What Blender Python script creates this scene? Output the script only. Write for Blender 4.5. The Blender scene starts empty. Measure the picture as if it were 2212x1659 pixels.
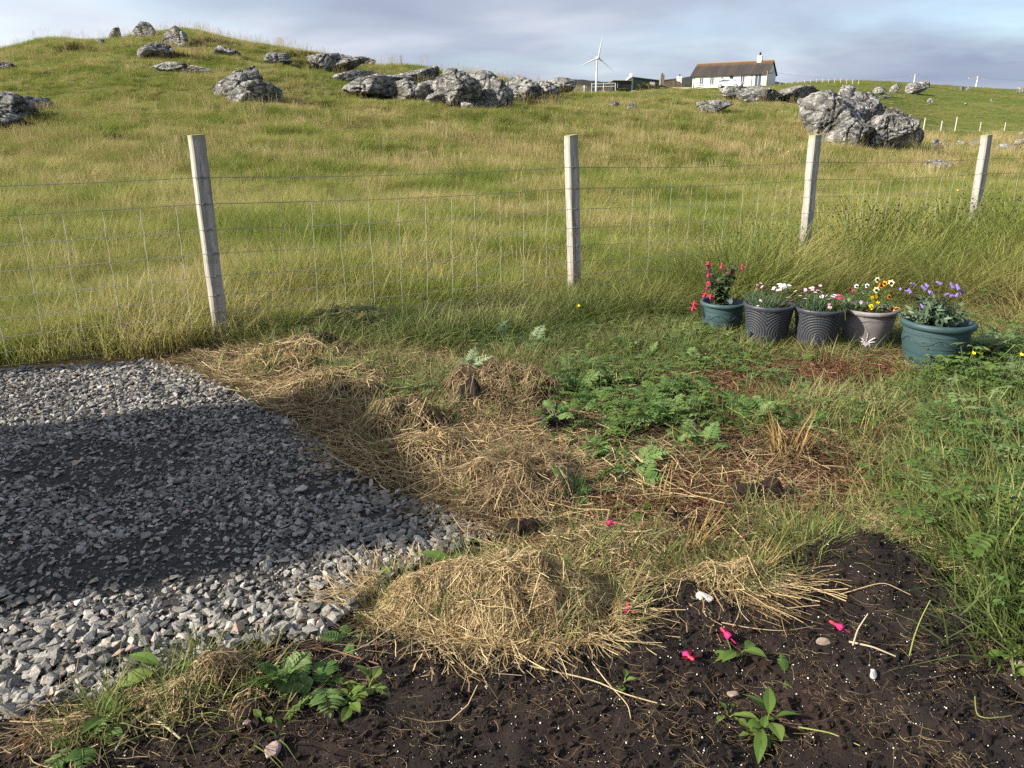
import bpy, bmesh, math, random
import numpy as np
from mathutils import Vector, Matrix, Euler
RNG = np.random.default_rng(7)
random.seed(7)
R = math.radians
scene = bpy.context.scene
COL = scene.collection

# ------------------------------------------------------------------ camera, sky, sun, exposure
FPX, CX, CY, HC, PITCH = 1600.0, 1106.0, 829.5, 1.3, R(18.6)      # focal length and centre in photo pixels (2212 wide)
cd = bpy.data.cameras.new('camera'); cam = bpy.data.objects.new('camera', cd); COL.objects.link(cam)
cam.location = (0, 0, HC); cam.rotation_euler = (math.pi/2 - PITCH, 0, 0)
cd.sensor_width = 36; cd.lens = 36*FPX/2212; cd.clip_start = .05; cd.clip_end = 6000
scene.camera = cam

SUN_TO = Vector((-.95, -.30, 0)).normalized(); SUN_EL = R(29)
to_sun = Vector((SUN_TO.x*math.cos(SUN_EL), SUN_TO.y*math.cos(SUN_EL), math.sin(SUN_EL)))
sd = bpy.data.lights.new('sun', 'SUN'); sun = bpy.data.objects.new('sun', sd); COL.objects.link(sun)
sd.energy = 4.9; sd.angle = R(1.); sd.color = (1, .91, .77)
sun.rotation_euler = to_sun.to_track_quat('Z', 'Y').to_euler(); sun.location = (-20, -8, 20)

world = bpy.data.worlds.new('World'); scene.world = world; world.use_nodes = True
nt = world.node_tree; nt.nodes.clear()
def wn(t, **k):
    n = nt.nodes.new(t)
    for a, b in k.items(): setattr(n, a, b)
    return n
out = wn('ShaderNodeOutputWorld'); bg = wn('ShaderNodeBackground'); bg.inputs[1].default_value = .1
sky = wn('ShaderNodeTexSky', sky_type='NISHITA', sun_disc=False, sun_elevation=SUN_EL,
         sun_rotation=math.atan2(to_sun.x, to_sun.y), air_density=1.0, dust_density=1.2, ozone_density=1.5)
tc = wn('ShaderNodeTexCoord'); sep = wn('ShaderNodeSeparateXYZ'); nt.links.new(tc.outputs['Generated'], sep.inputs[0])
zz = wn('ShaderNodeMath', operation='ADD'); zz.inputs[1].default_value = .16; nt.links.new(sep.outputs[2], zz.inputs[0])
zm = wn('ShaderNodeMath', operation='MAXIMUM'); zm.inputs[1].default_value = .06; nt.links.new(zz.outputs[0], zm.inputs[0])
dx = wn('ShaderNodeMath', operation='DIVIDE'); dy = wn('ShaderNodeMath', operation='DIVIDE')
for d_, o_ in ((dx, 0), (dy, 1)): nt.links.new(sep.outputs[o_], d_.inputs[0]); nt.links.new(zm.outputs[0], d_.inputs[1])
cmb = wn('ShaderNodeCombineXYZ'); nt.links.new(dx.outputs[0], cmb.inputs[0]); nt.links.new(dy.outputs[0], cmb.inputs[1])
n1 = wn('ShaderNodeTexNoise'); n1.inputs['Scale'].default_value = .55; n1.inputs['Detail'].default_value = 9; n1.inputs['Roughness'].default_value = .52; n1.inputs['Distortion'].default_value = .25
nt.links.new(cmb.outputs[0], n1.inputs['Vector'])
cr = wn('ShaderNodeValToRGB'); cr.color_ramp.elements[0].position = .22; cr.color_ramp.elements[1].position = .50
nt.links.new(n1.outputs[0], cr.inputs[0])
mp = wn('ShaderNodeMapping'); mp.inputs['Location'].default_value = (3.1, 7.7, 0); nt.links.new(cmb.outputs[0], mp.inputs[0])
n2 = wn('ShaderNodeTexNoise'); n2.inputs['Scale'].default_value = .6; n2.inputs['Detail'].default_value = 7; n2.inputs['Distortion'].default_value = .4
nt.links.new(mp.outputs[0], n2.inputs['Vector'])
# clouds are brighter on the sun's side of the sky
sx = wn('ShaderNodeMapRange'); sx.inputs[1].default_value = .75; sx.inputs[2].default_value = -.95; sx.inputs[3].default_value = -.16; sx.inputs[4].default_value = .34
nt.links.new(sep.outputs[0], sx.inputs[0])
ad = wn('ShaderNodeMath', operation='ADD'); nt.links.new(n2.outputs[0], ad.inputs[0]); nt.links.new(sx.outputs[0], ad.inputs[1])
cr2 = wn('ShaderNodeValToRGB'); e = cr2.color_ramp.elements
e[0].position = .30; e[0].color = (1.5, 1.78, 2.45, 1)
e[1].position = .80; e[1].color = (4.4, 4.6, 4.9, 1)
m_ = e.new(.52); m_.color = (2.3, 2.58, 3.2, 1)
nt.links.new(ad.outputs[0], cr2.inputs[0])
mx = wn('ShaderNodeMix', data_type='RGBA'); nt.links.new(cr.outputs[0], mx.inputs['Factor'])
nt.links.new(sky.outputs[0], mx.inputs[6]); nt.links.new(cr2.outputs[0], mx.inputs[7])
nt.links.new(mx.outputs[2], bg.inputs[0]); nt.links.new(bg.outputs[0], out.inputs[0])

vs = scene.view_settings
vs.view_transform = 'Standard'; vs.look = 'None'; vs.gamma = 1; vs.use_curve_mapping = False; vs.exposure = 1.15
scene.render.engine = 'CYCLES'
scene.cycles.max_bounces = 4; scene.cycles.diffuse_bounces = 2; scene.cycles.transmission_bounces = 2; scene.cycles.transparent_max_bounces = 4
scene.cycles.use_denoising = False; scene.cycles.use_adaptive_sampling = True; scene.cycles.adaptive_threshold = .025

# ------------------------------------------------------------------ photo pixels to directions
SP, CP = math.sin(PITCH), math.cos(PITCH)
def ray(u, v):
    a = (u-CX)/FPX; b = -(v-CY)/FPX
    return a, CP+b*SP, -SP+b*CP
def P(u, v, Y):
    a, b, c = ray(u, v); return np.array([a*Y/b, Y, HC+c*Y/b])
def proj(x, y, z):
    d = y*CP-(z-HC)*SP; d = np.where(d < .05, .05, d)
    return CX+FPX*x/d, CY-FPX*(y*SP+(z-HC)*CP)/d, d
def flat(u, v):
    a, b, c = ray(u, v); Y = -HC*b/c; return np.array([a*Y/b, Y])
def sstep(a, b, x):
    t = np.clip((x-a)/(b-a), 0, 1); return t*t*(3-2*t)

# ------------------------------------------------------------------ value noise
def _h(ix, iy, iz, s):
    n = (ix*374761393 + iy*668265263 + iz*2147483647 + s*1274126177) & 0xFFFFFFFF
    n = ((n ^ (n >> 13))*1103515245) & 0xFFFFFFFF
    n = ((n ^ (n >> 16))*2246822519) & 0xFFFFFFFF
    return ((n ^ (n >> 15)) & 0xFFFFFF)/float(0xFFFFFF)*2-1
def vn(x, y, z=0., s=0):
    x, y, z = np.broadcast_arrays(np.asarray(x, float), np.asarray(y, float), np.asarray(z, float))
    fx, fy, fz = np.floor(x), np.floor(y), np.floor(z)
    ix, iy, iz = fx.astype(np.int64), fy.astype(np.int64), fz.astype(np.int64)
    tx, ty, tz = x-fx, y-fy, z-fz
    tx, ty, tz = (t*t*t*(t*(t*6-15)+10) for t in (tx, ty, tz))
    def L(a, b, t): return a+(b-a)*t
    r = []
    for k in (0, 1):
        a = L(_h(ix, iy, iz+k, s), _h(ix+1, iy, iz+k, s), tx); b = L(_h(ix, iy+1, iz+k, s), _h(ix+1, iy+1, iz+k, s), tx)
        r.append(L(a, b, ty))
    return L(r[0], r[1], tz)
def fbm(x, y, z=0., s=0, o=4, g=.5):
    r = 0; a = 1; t = 0; f = 1.
    for k in range(o):
        r = r+a*vn(np.asarray(x)*f+k*17.3, np.asarray(y)*f-k*9.1, np.asarray(z)*f, s+k); t += a; a *= g; f *= 2.03
    return r/t

# ------------------------------------------------------------------ terrain height
CTRL = []
def ctl(u, pairs):
    for v, Y in pairs:
        a, b, c = ray(u, v); CTRL.append((a/b, math.log(Y), (HC+c/b*Y)/Y))
def ctz(az, Y, z): CTRL.append((az, math.log(Y), z/Y))
for az in np.linspace(-.95, .95, 13):
    for Y in (3, 4.5, 6, 7.5): ctz(az, Y, 0)
for az in (.15, .3, .45, .6, .75, .95): ctz(az, 9, 0); ctz(az, 10.5, .02)
ctl(-350, ((520, 9), (400, 15), (300, 20), (200, 27), (140, 33), (125, 40)))
ctl(100, ((500, 10), (400, 15.3), (300, 21), (250, 24.5), (200, 28), (150, 32), (95, 37.5), (92, 40)))
ctl(400, ((500, 10), (400, 15.3), (300, 21), (250, 24.5), (200, 28), (150, 32), (100, 36), (72, 39.5), (72, 42)))
ctl(560, ((500, 10), (400, 15.3), (300, 21.5), (200, 29), (150, 33), (105, 38.5)))
ctl(700, ((500, 10), (400, 15.5), (300, 22), (200, 30), (160, 34), (126, 39)))
ctl(900, ((500, 10), (400, 16), (300, 23), (230, 29), (205, 32), (165, 37), (152, 40)))
ctl(1050, ((500, 10), (400, 16), (300, 24), (240, 29), (225, 31), (180, 37), (172, 40)))
ctl(1200, ((500, 10), (400, 16.3), (300, 24.5), (250, 29), (220, 33), (200, 39), (197, 43)))
ctl(1400, ((500, 10.3), (400, 17), (300, 25), (250, 31), (222, 36), (204, 43), (202, 60), (198, 100), (196, 150)))
ctl(1580, ((500, 10.5), (400, 18), (300, 26.5), (250, 32), (218, 39), (204, 46), (201, 70), (197, 110), (194.5, 150)))
ctl(1700, ((500, 10.5), (400, 18), (330, 24), (260, 31), (218, 39), (204, 46), (197, 75), (188, 120), (182, 150)))
ctl(1800, ((400, 18.5), (335, 24), (300, 28), (250, 38), (222, 46), (205, 64), (188, 110), (176, 150)))
ctl(1900, ((400, 19), (340, 24.5), (318, 27), (302, 37), (278, 52), (240, 80), (200, 120), (176, 150)))
ctl(2020, ((450, 13.5), (400, 20), (345, 29), (318, 36), (300, 47), (281, 85), (240, 108), (205, 132), (184, 155)))
ctl(2150, ((450, 13.5), (400, 20), (345, 29), (322, 36), (303, 47), (281, 85), (240, 108), (205, 136), (193, 155)))
ctl(2260, ((450, 13.5), (400, 20), (345, 29), (322, 36), (303, 47), (281, 85), (240, 108), (210, 136), (198, 155)))
ctl(2600, ((450, 13.5), (400, 20), (345, 30), (303, 47), (281, 85), (240, 110), (205, 150)))
for az in (-.95, -.7, -.5, -.3): ctz(az, 52, 4.2); ctz(az, 80, 3.); ctz(az, 160, 2)
for az in (-.15, -.03, .06): ctz(az, 52, 3.2); ctz(az, 80, 3.6); ctz(az, 160, 6)
for az in (-.9, -.5, -.2, 0, .2, .4, .6, .9): ctz(az, 300, 5.); ctz(az, 900, -8); ctz(az, 3000, -60)
CTRL = np.array(CTRL); _A = CTRL[:, :2]*np.array([2.2, 1.])
def _phi(d): return np.sqrt(d*d+.0016)
_K = _phi(np.linalg.norm(_A[:, None]-_A[None], axis=2)); _n = len(_A)
_S = np.zeros((_n+1, _n+1)); _S[:_n, :_n] = _K+np.eye(_n)*-.003; _S[:_n, _n] = 1; _S[_n, :_n] = 1
_W = np.linalg.solve(_S, np.append(CTRL[:, 2], 0))
F0 = np.array([-1.94, 4.80]); FD = np.array([2.40, 1.28])               # fence: first post and span to the next
FU = FD/np.linalg.norm(FD); FN = np.array([FU[1], -FU[0]])                # along the fence; towards the garden
def fside(x, y): return (x-F0[0])*FN[0]+(y-F0[1])*FN[1]                     # > 0 on the garden side
def H(x, y):
    x = np.asarray(x, float); y = np.asarray(y, float); sh = np.broadcast(x, y).shape
    x = np.broadcast_to(x, sh).ravel(); y = np.broadcast_to(y, sh).ravel(); o = np.zeros(len(x))
    for i in range(0, len(x), 20000):
        X, Y = x[i:i+20000], np.maximum(y[i:i+20000], 2.)
        az = np.clip(X/Y, -.97, .97)
        q = np.stack([az*2.2, np.log(Y)], 1)
        d = np.sqrt(((q[:, None]-_A[None])**2).sum(2))
        z = (_phi(d)@_W[:_n]+_W[_n])*Y*sstep(5.5, 9, Y)
        fld = sstep(.05, -.6, fside(X, Y))
        far = sstep(11, 22, Y)*sstep(400, 100, Y)
        z = z+fld*(.03*fbm(X/.7, Y/.7, 0, 3, 3)+.05)+far*(.16*fbm(X/2.6, Y/2.6, 0, 5, 3)+.14*np.abs(fbm(X/5.5, Y/4., 0, 9, 2)))
        z = z+(1-fld)*.02*fbm(X/.45, Y/.45, 0, 11, 3)
        o[i:i+20000] = z
    return o.reshape(sh)
_YS = np.exp(np.linspace(math.log(.9), math.log(220), 2600))
def G(u, v, Y=None):
    """where the photo's pixel meets the ground; Y only where the ray clears the ground"""
    a, b, c = ray(u, v)
    h = H(a/b*_YS, _YS); k = np.nonzero(HC+c/b*_YS <= h)[0]
    if len(k) == 0 or Y is not None:
        p = P(u, v, Y if Y is not None else 60.); p[2] = float(H(p[0], p[1])); return p
    y = _YS[k[0]]; return np.array([a/b*y, y, h[k[0]]])

# ------------------------------------------------------------------ mesh helpers
class B:
    def __init__(s): s.v = []; s.li = []; s.lt = []; s.n = 0; s.at = {}
    def add(s, V, F, **at):
        V = np.asarray(V, float).reshape(-1, 3); F = np.asarray(F, np.int64)
        s.v.append(V); s.li.append((F+s.n).ravel()); s.lt.append(np.full(len(F), F.shape[1])); s.n += len(V)
        for k in ('r', 't'):
            a = at.get(k, 0.); s.at.setdefault(k, []).append(np.broadcast_to(np.asarray(a, float), (len(V),)))
        return s
    def mesh(s, name, mat, smooth=False):
        V = np.concatenate(s.v); li = np.concatenate(s.li).astype(np.int32); lt = np.concatenate(s.lt).astype(np.int32)
        m = bpy.data.meshes.new(name); m.vertices.add(len(V)); m.vertices.foreach_set('co', V.astype(np.float32).ravel())
        m.loops.add(len(li)); m.loops.foreach_set('vertex_index', li)
        m.polygons.add(len(lt)); m.polygons.foreach_set('loop_start', np.concatenate([[0], np.cumsum(lt)[:-1]]).astype(np.int32))
        try: m.polygons.foreach_set('loop_total', lt)
        except Exception: pass
        m.polygons.foreach_set('use_smooth', np.full(len(lt), bool(smooth)))
        for k, a in s.at.items():
            at = m.attributes.new(k, 'FLOAT', 'POINT'); at.data.foreach_set('value', np.concatenate(a).astype(np.float32))
        m.update(calc_edges=True); m.validate()
        if mat: m.materials.append(mat)
        return m
    def obj(s, name, mat, parent=None, smooth=False, loc=None):
        return mo(name, s.mesh(name, mat, smooth), parent, loc)
def mo(name, me, parent=None, loc=None, rot=None, scl=None):
    o = bpy.data.objects.new(name, me); COL.objects.link(o)
    if parent is not None: o.parent = parent
    if loc is not None: o.location = loc
    if rot is not None: o.rotation_euler = rot
    if scl is not None: o.scale = scl if hasattr(scl, '__len__') else (scl,)*3
    return o
def tag(o, label=None, cat=None, group=None, kind=None):
    if label: o['label'] = label
    if cat: o['category'] = cat
    if group: o['group'] = group
    if kind: o['kind'] = kind
    return o
def thing(name, loc, label, cat, group=None, rot=(0, 0, 0)):
    o = mo(name, None, None, [float(c) for c in loc], rot); o.empty_display_size = .1
    return tag(o, label, cat, group)
def box(b, x0, x1, y0, y1, z0, z1, M=None, **at):
    V = np.array([(x, y, z) for x in (x0, x1) for y in (y0, y1) for z in (z0, z1)], float)
    if M is not None: V = V@np.array(M.to_3x3()).T+np.array(M.translation)
    return b.add(V, [(0, 1, 3, 2), (4, 6, 7, 5), (0, 4, 5, 1), (2, 3, 7, 6), (0, 2, 6, 4), (1, 5, 7, 3)], **at)
def tube(b, pts, rad, n=6, **at):
    p = np.asarray(pts, float); k = len(p); rad = np.broadcast_to(np.asarray(rad, float), (k,))
    t = np.gradient(p, axis=0); t /= np.linalg.norm(t, axis=1)[:, None]+1e-9
    up = np.array([0, 0, 1.]) if abs(t[:, 2]).mean() < .9 else np.array([1., 0, 0])
    s = np.cross(t, up); s /= np.linalg.norm(s, axis=1)[:, None]+1e-9; w = np.cross(s, t)
    a = np.arange(n)/n*2*np.pi
    V = p[:, None]+rad[:, None, None]*(np.cos(a)[None, :, None]*s[:, None]+np.sin(a)[None, :, None]*w[:, None])
    i = np.arange(k-1)[:, None]*n; j = np.arange(n)[None]; j2 = (j+1) % n
    b.add(V.reshape(-1, 3), np.stack([i+j, i+j2, i+n+j2, i+n+j], -1).reshape(-1, 4), t=np.repeat(np.linspace(0, 1, k), n), **at)
    b.add(V[0], np.arange(n)[None, ::-1]); b.add(V[-1], np.arange(n)[None])
    return b
def lathe(b, prof, n=40, **at):
    pr = np.asarray(prof, float); k = len(pr); a = np.arange(n)/n*2*np.pi
    V = np.stack([pr[:, 0, None]*np.cos(a), pr[:, 0, None]*np.sin(a), np.repeat(pr[:, 1, None], n, 1)], -1)
    i = np.arange(k-1)[:, None]*n; j = np.arange(n)[None]; j2 = (j+1) % n
    return b.add(V.reshape(-1, 3), np.stack([i+j, i+j2, i+n+j2, i+n+j], -1).reshape(-1, 4), **at)
def strips(b, pts, wid, side, r=0., fold=0.):
    """many thin blades at once: pts (n,k,3), wid (n,k), side (n,3)"""
    n, k, _ = pts.shape
    o = side[:, None]*wid[..., None]*.5
    V = np.stack([pts-o, pts+o], 2).reshape(-1, 3)
    bs = np.arange(n)[:, None]*(2*k); j = np.arange(k-1)[None]*2
    F = np.stack([bs+j, bs+j+1, bs+j+3, bs+j+2], -1).reshape(-1, 4)
    t = np.broadcast_to(np.repeat(np.linspace(0, 1, k), 2)[None], (n, 2*k)).ravel()
    rr = np.repeat(np.broadcast_to(np.asarray(r, float), (n,)), 2*k)
    return b.add(V, F, r=rr, t=t)
def blades(b, n, rad, h, w, lean, bend, k=4, rng=RNG, root=None, power=.5, rr=None):
    """a tuft: n grass blades in a disc"""
    a = rng.uniform(0, 2*np.pi, n); q = rad*rng.uniform(0, 1, n)**power
    rt = np.stack([q*np.cos(a), q*np.sin(a), np.zeros(n)], 1) if root is None else root
    hh = rng.uniform(h[0], h[1], n); d = a+rng.normal(0, .9, n) if root is None else rng.uniform(0, 2*np.pi, n)
    dv = np.stack([np.cos(d), np.sin(d), np.zeros(n)], 1)
    ln = np.abs(rng.normal(lean, lean*.6, n)); bd = np.abs(rng.normal(bend, bend*.6, n))
    t = np.linspace(0, 1, k)
    out_ = (ln[:, None]*t+bd[:, None]*t**2.2)*hh[:, None]
    up = hh[:, None]*(t-.38*np.minimum(bd, 1.6)[:, None]*t**2.4)
    pts = rt[:, None]+dv[:, None]*out_[..., None]; pts[..., 2] += up
    pts[:, 0, 2] -= .02
    ww = (w*rng.uniform(.6, 1.3, n))[:, None]*np.clip(1-t**2.2, .12, 1)[None]
    sa = d+np.pi/2+rng.normal(0, .7, n)
    side = np.stack([np.cos(sa), np.sin(sa), np.zeros(n)], 1)
    return strips(b, pts, ww, side, rng.uniform(0, 1, n) if rr is None else rr)
def leaf(b, base, d, up, L, W, droop=.3, fold=.2, k=6, r=0., shape=.8, serr=0.):
    """one leaf blade: two halves folded along the midrib"""
    d = np.asarray(d, float); d = d/np.linalg.norm(d); s = np.cross(d, up); s /= np.linalg.norm(s)+1e-9; u = np.cross(s, d)
    t = np.linspace(0, 1, k); w = W*.5*np.sin(np.pi*np.clip(t, .02, .985)**shape)
    if serr: w = w*(1-serr*(np.arange(k) % 2))
    mid = np.asarray(base)[None]+d[None]*(t*L)[:, None]-np.array([0, 0, 1.])[None]*(droop*L*t**2)[:, None]
    l = mid+s[None]*w[:, None]+u[None]*(w*fold)[:, None]; rr = mid-s[None]*w[:, None]+u[None]*(w*fold)[:, None]
    V = np.stack([l, mid, rr], 1).reshape(-1, 3); i = np.arange(k-1)[:, None]*3
    F = np.concatenate([i+np.array([0, 1, 4, 3]), i+np.array([1, 2, 5, 4])])
    return b.add(V, F, r=r, t=np.repeat(t, 3))
def inpoly(u, v, poly):
    u = np.asarray(u); v = np.asarray(v); c = np.zeros(u.shape, bool); n = len(poly)
    for i in range(n):
        x0, y0 = poly[i]; x1, y1 = poly[i-1]
        c ^= ((y0 > v) != (y1 > v)) & (u < (x1-x0)*(v-y0)/(y1-y0+1e-9)+x0)
    return c

# ------------------------------------------------------------------ scatter of uncountable stuff
PROTO = bpy.data.collections.new('prototypes')          # never linked to the scene
def proto(name, b, mat, smooth=False):
    return bpy.data.objects.new(name, b.mesh(name, mat, smooth))
def scatter(name, protos, pos, rotz, scl, idx, parent=None, label=None, cat=None, tilt=None):
    n = len(pos); me = bpy.data.meshes.new(name); me.vertices.add(n)
    me.vertices.foreach_set('co', np.asarray(pos, np.float32).ravel())
    rot = np.zeros((n, 3), np.float32); rot[:, 2] = rotz
    if tilt is not None: rot[:, :2] = tilt
    at = me.attributes.new('rot', 'FLOAT_VECTOR', 'POINT'); at.data.foreach_set('vector', rot.ravel())
    sc = np.broadcast_to(np.asarray(scl, np.float32).reshape(n, -1), (n, 3)).copy()
    at = me.attributes.new('scl', 'FLOAT_VECTOR', 'POINT'); at.data.foreach_set('vector', sc.ravel())
    at = me.attributes.new('idx', 'INT', 'POINT'); at.data.foreach_set('value', np.asarray(idx, np.int32))
    me.update()
    o = mo(name, me, parent); tag(o, label, cat, None, 'stuff')
    c = bpy.data.collections.new(name+'_prototypes')
    for i, p in enumerate(protos):
        p.name = '%s_%03d' % (name, i); c.objects.link(p)
    g = bpy.data.node_groups.new(name, 'GeometryNodeTree')
    g.interface.new_socket('Geometry', in_out='INPUT', socket_type='NodeSocketGeometry')
    g.interface.new_socket('Geometry', in_out='OUTPUT', socket_type='NodeSocketGeometry')
    N = g.nodes.new; gi = N('NodeGroupInput'); go = N('NodeGroupOutput'); mp_ = N('GeometryNodeMeshToPoints')
    ci = N('GeometryNodeCollectionInfo'); ci.inputs['Collection'].default_value = c
    ci.inputs['Separate Children'].default_value = True; ci.inputs['Reset Children'].default_value = True
    ip = N('GeometryNodeInstanceOnPoints'); ip.inputs['Pick Instance'].default_value = True
    def na(nm, ty):
        x = N('GeometryNodeInputNamedAttribute'); x.data_type = ty; x.inputs['Name'].default_value = nm
        return [s for s in x.outputs if s.enabled][0]
    l = g.links.new
    l(gi.outputs[0], mp_.inputs[0]); l(mp_.outputs[0], ip.inputs['Points']); l(ci.outputs[0], ip.inputs['Instance'])
    l(na('idx', 'INT'), ip.inputs['Instance Index']); l(na('rot', 'FLOAT_VECTOR'), ip.inputs['Rotation']); l(na('scl', 'FLOAT_VECTOR'), ip.inputs['Scale'])
    l(ip.outputs[0], go.inputs[0])
    md = o.modifiers.new('scatter', 'NODES'); md.node_group = g
    return o

# ------------------------------------------------------------------ materials
class Mt:
    def __init__(s, name, rough=.85, spec=.25):
        s.m = bpy.data.materials.new(name); s.m.use_nodes = True; s.t = s.m.node_tree
        s.b = s.t.nodes['Principled BSDF']; s.b.inputs['Roughness'].default_value = rough; s.b.inputs['Specular IOR Level'].default_value = spec
        s.o = s.t.nodes['Material Output']
    def n(s, ty, **k):
        x = s.t.nodes.new(ty)
        for a, b in k.items(): setattr(x, a, b)
        return x
    def l(s, a, b): s.t.links.new(a, b)
    def pos(s, world=True):
        return s.n('ShaderNodeNewGeometry').outputs['Position'] if world else s.n('ShaderNodeTexCoord').outputs['Object']
    def noise(s, scale, detail=4, world=True, vec=None, rough=.55, dist=0., sc=None):
        x = s.n('ShaderNodeTexNoise'); x.inputs['Scale'].default_value = scale; x.inputs['Detail'].default_value = detail
        x.inputs['Roughness'].default_value = rough; x.inputs['Distortion'].default_value = dist
        v = vec if vec is not None else s.pos(world)
        if sc is not None:
            q = s.n('ShaderNodeMapping'); q.inputs['Scale'].default_value = sc; s.l(v, q.inputs[0]); v = q.outputs[0]
        s.l(v, x.inputs['Vector']); return x.outputs[0]
    def ramp(s, f, stops):
        x = s.n('ShaderNodeValToRGB'); e = x.color_ramp.elements
        while len(e) < len(stops): e.new(.5)
        for k, (p, c) in enumerate(stops): e[k].position = p; e[k].color = (*c, 1) if len(c) == 3 else c
        s.l(f, x.inputs[0]); return x.outputs[0]
    def mix(s, f, a, b, mode='MIX'):
        x = s.n('ShaderNodeMix', data_type='RGBA', blend_type=mode)
        if isinstance(f, (int, float)): x.inputs[0].default_value = f
        else: s.l(f, x.inputs[0])
        for i, q in ((6, a), (7, b)):
            if isinstance(q, tuple): x.inputs[i].default_value = (*q, 1)
            else: s.l(q, x.inputs[i])
        return x.outputs[2]
    def math(s, op, a, b=None, c=None):
        x = s.n('ShaderNodeMath', operation=op)
        for i, q in enumerate((a, b, c)):
            if q is None: continue
            if isinstance(q, (int, float)): x.inputs[i].default_value = q
            else: s.l(q, x.inputs[i])
        return x.outputs[0]
    def attr(s, nm): return s.n('ShaderNodeAttribute', attribute_name=nm).outputs['Fac']
    def rnd(s): return s.n('ShaderNodeObjectInfo').outputs['Random']
    def col(s, c):
        if isinstance(c, tuple): s.b.inputs['Base Color'].default_value = (*c, 1)
        else: s.l(c, s.b.inputs['Base Color'])
        return s
    def bump(s, h, st=.5, d=.02):
        x = s.n('ShaderNodeBump'); x.inputs['Strength'].default_value = st; x.inputs['Distance'].default_value = d
        s.l(h, x.inputs['Height']); s.l(x.outputs[0], s.b.inputs['Normal']); return s
    def thin(s, c, f=.35):
        """leaf: part of the light passes through"""
        tr = s.n('ShaderNodeBsdfTranslucent'); ms = s.n('ShaderNodeMixShader'); ms.inputs[0].default_value = f
        if isinstance(c, tuple): tr.inputs[0].default_value = (*c, 1)
        else: s.l(c, tr.inputs[0])
        s.l(s.b.outputs[0], ms.inputs[1]); s.l(tr.outputs[0], ms.inputs[2]); s.l(ms.outputs[0], s.o.inputs[0]); return s
def plain(name, c, rough=.7, spec=.3, nscale=None, amt=.25):
    m = Mt(name, rough, spec)
    if nscale:
        k = m.noise(nscale, 5, False); m.col(m.ramp(k, [(.3, tuple(x*(1-amt) for x in c)), (.7, tuple(min(1, x*(1+amt)) for x in c))]))
    else: m.col(c)
    return m.m
def leafmat(name, stops, f=.3, world_scale=None, rough=.6, inst=.5):
    """colour from each blade's own random, each plant's own random and patches over the ground"""
    m = Mt(name, rough, .25)
    a = m.math('MULTIPLY', m.attr('r'), 1-inst); v = m.math('ADD', a, m.math('MULTIPLY', m.rnd(), inst))
    if world_scale:
        w = m.noise(world_scale, 3); v = m.math('ADD', m.math('MULTIPLY', v, .5), m.math('SUBTRACT', m.math('MULTIPLY', w, 1.5), .5))
    c = m.ramp(v, stops); m.col(c); m.thin(c, f); return m.m

# ================================================================== ground
GRAVEL = [(-900, 800), (0, 806), (120, 800), (300, 786), (400, 797), (470, 832), (560, 884), (640, 925), (720, 992), (800, 1058), (900, 1092), (1010, 1122),
          (1080, 1168), (950, 1212), (860, 1262), (760, 1345), (700, 1408), (560, 1420), (480, 1450), (350, 1500), (200, 1540), (0, 1578), (-900, 1640)]
SOIL = [(-900, 1600), (0, 1570), (200, 1535), (340, 1500), (560, 1425), (700, 1405), (800, 1390), (860, 1400), (1000, 1430), (1150, 1430), (1330, 1400), (1320, 1340), (1390, 1285), (1500, 1262), (1620, 1268),
        (1690, 1225), (1780, 1205), (1880, 1205), (1970, 1245), (2080, 1320), (2150, 1395), (2230, 1440), (2500, 1500), (3000, 1600), (3000, 2600), (-900, 2600)]
def gauss(u, v, lst):
    r = 0.
    for (cu, cv, ru, rv, a) in lst: r = r+a*np.exp(-(((u-cu)/ru)**2+((v-cv)/rv)**2))
    return r
# bare peat between the weeds, in photo pixels
PEAT = [(1270, 1130, 120, 45, 1.3), (1560, 1090, 190, 60, 1.2), (1480, 1150, 140, 45, 1.), (1750, 1110, 130, 45, .9), (1640, 1040, 140, 40, .9), (1700, 1010, 120, 40, 1.), (1640, 830, 140, 32, 1.3), (1860, 803, 120, 26, 1.2), (1560, 870, 90, 40, .9),
        (870, 925, 110, 30, 1.), (680, 770, 70, 24, 1.1), (1130, 860, 90, 40, .6), (1180, 940, 70, 60, .8), (1850, 950, 130, 40, .9), (1130, 1150, 60, 30, .9)]

m = Mt('ground', .95, .1)
fld = m.attr('field'); k1 = m.noise(.9, 4); k2 = m.noise(7, 5); k3 = m.noise(.16, 4)
green = m.ramp(m.math('ADD', m.math('MULTIPLY', k1, .5), m.math('MULTIPLY', k3, .5)),
               [(.32, (.035, .055, .012)), (.46, (.075, .095, .020)), (.56, (.125, .120, .035)), (.68, (.17, .14, .055))])
green = m.mix(m.math('MULTIPLY', k2, .45), green, (.05, .045, .018))
hi = m.noise(2.2, 6, True, None, .7, .2, (1, .45, 1)); farc = m.ramp(m.math('ADD', m.math('MULTIPLY', hi, .55), m.math('MULTIPLY', m.noise(.11, 4), .45)), [(.34, (.045, .075, .014)), (.46, (.085, .115, .022)), (.57, (.135, .135, .036)), (.70, (.19, .16, .06))])
sepn = m.n('ShaderNodeSeparateXYZ'); m.l(m.pos(), sepn.inputs[0])
fr = m.n('ShaderNodeMapRange'); fr.inputs[1].default_value = 38; fr.inputs[2].default_value = 70; m.l(sepn.outputs[1], fr.inputs[0])
green = m.mix(fr.outputs[0], green, farc)
peat = m.ramp(m.noise(5, 6, True, None, .65), [(.3, (.012, .008, .006)), (.5, (.030, .017, .010)), (.62, (.055, .028, .015)), (.75, (.085, .050, .026))])
litter = m.ramp(m.noise(28, 6, True, None, .7), [(.35, (.020, .014, .008)), (.5, (.055, .042, .018)), (.68, (.12, .09, .04))])
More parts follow.
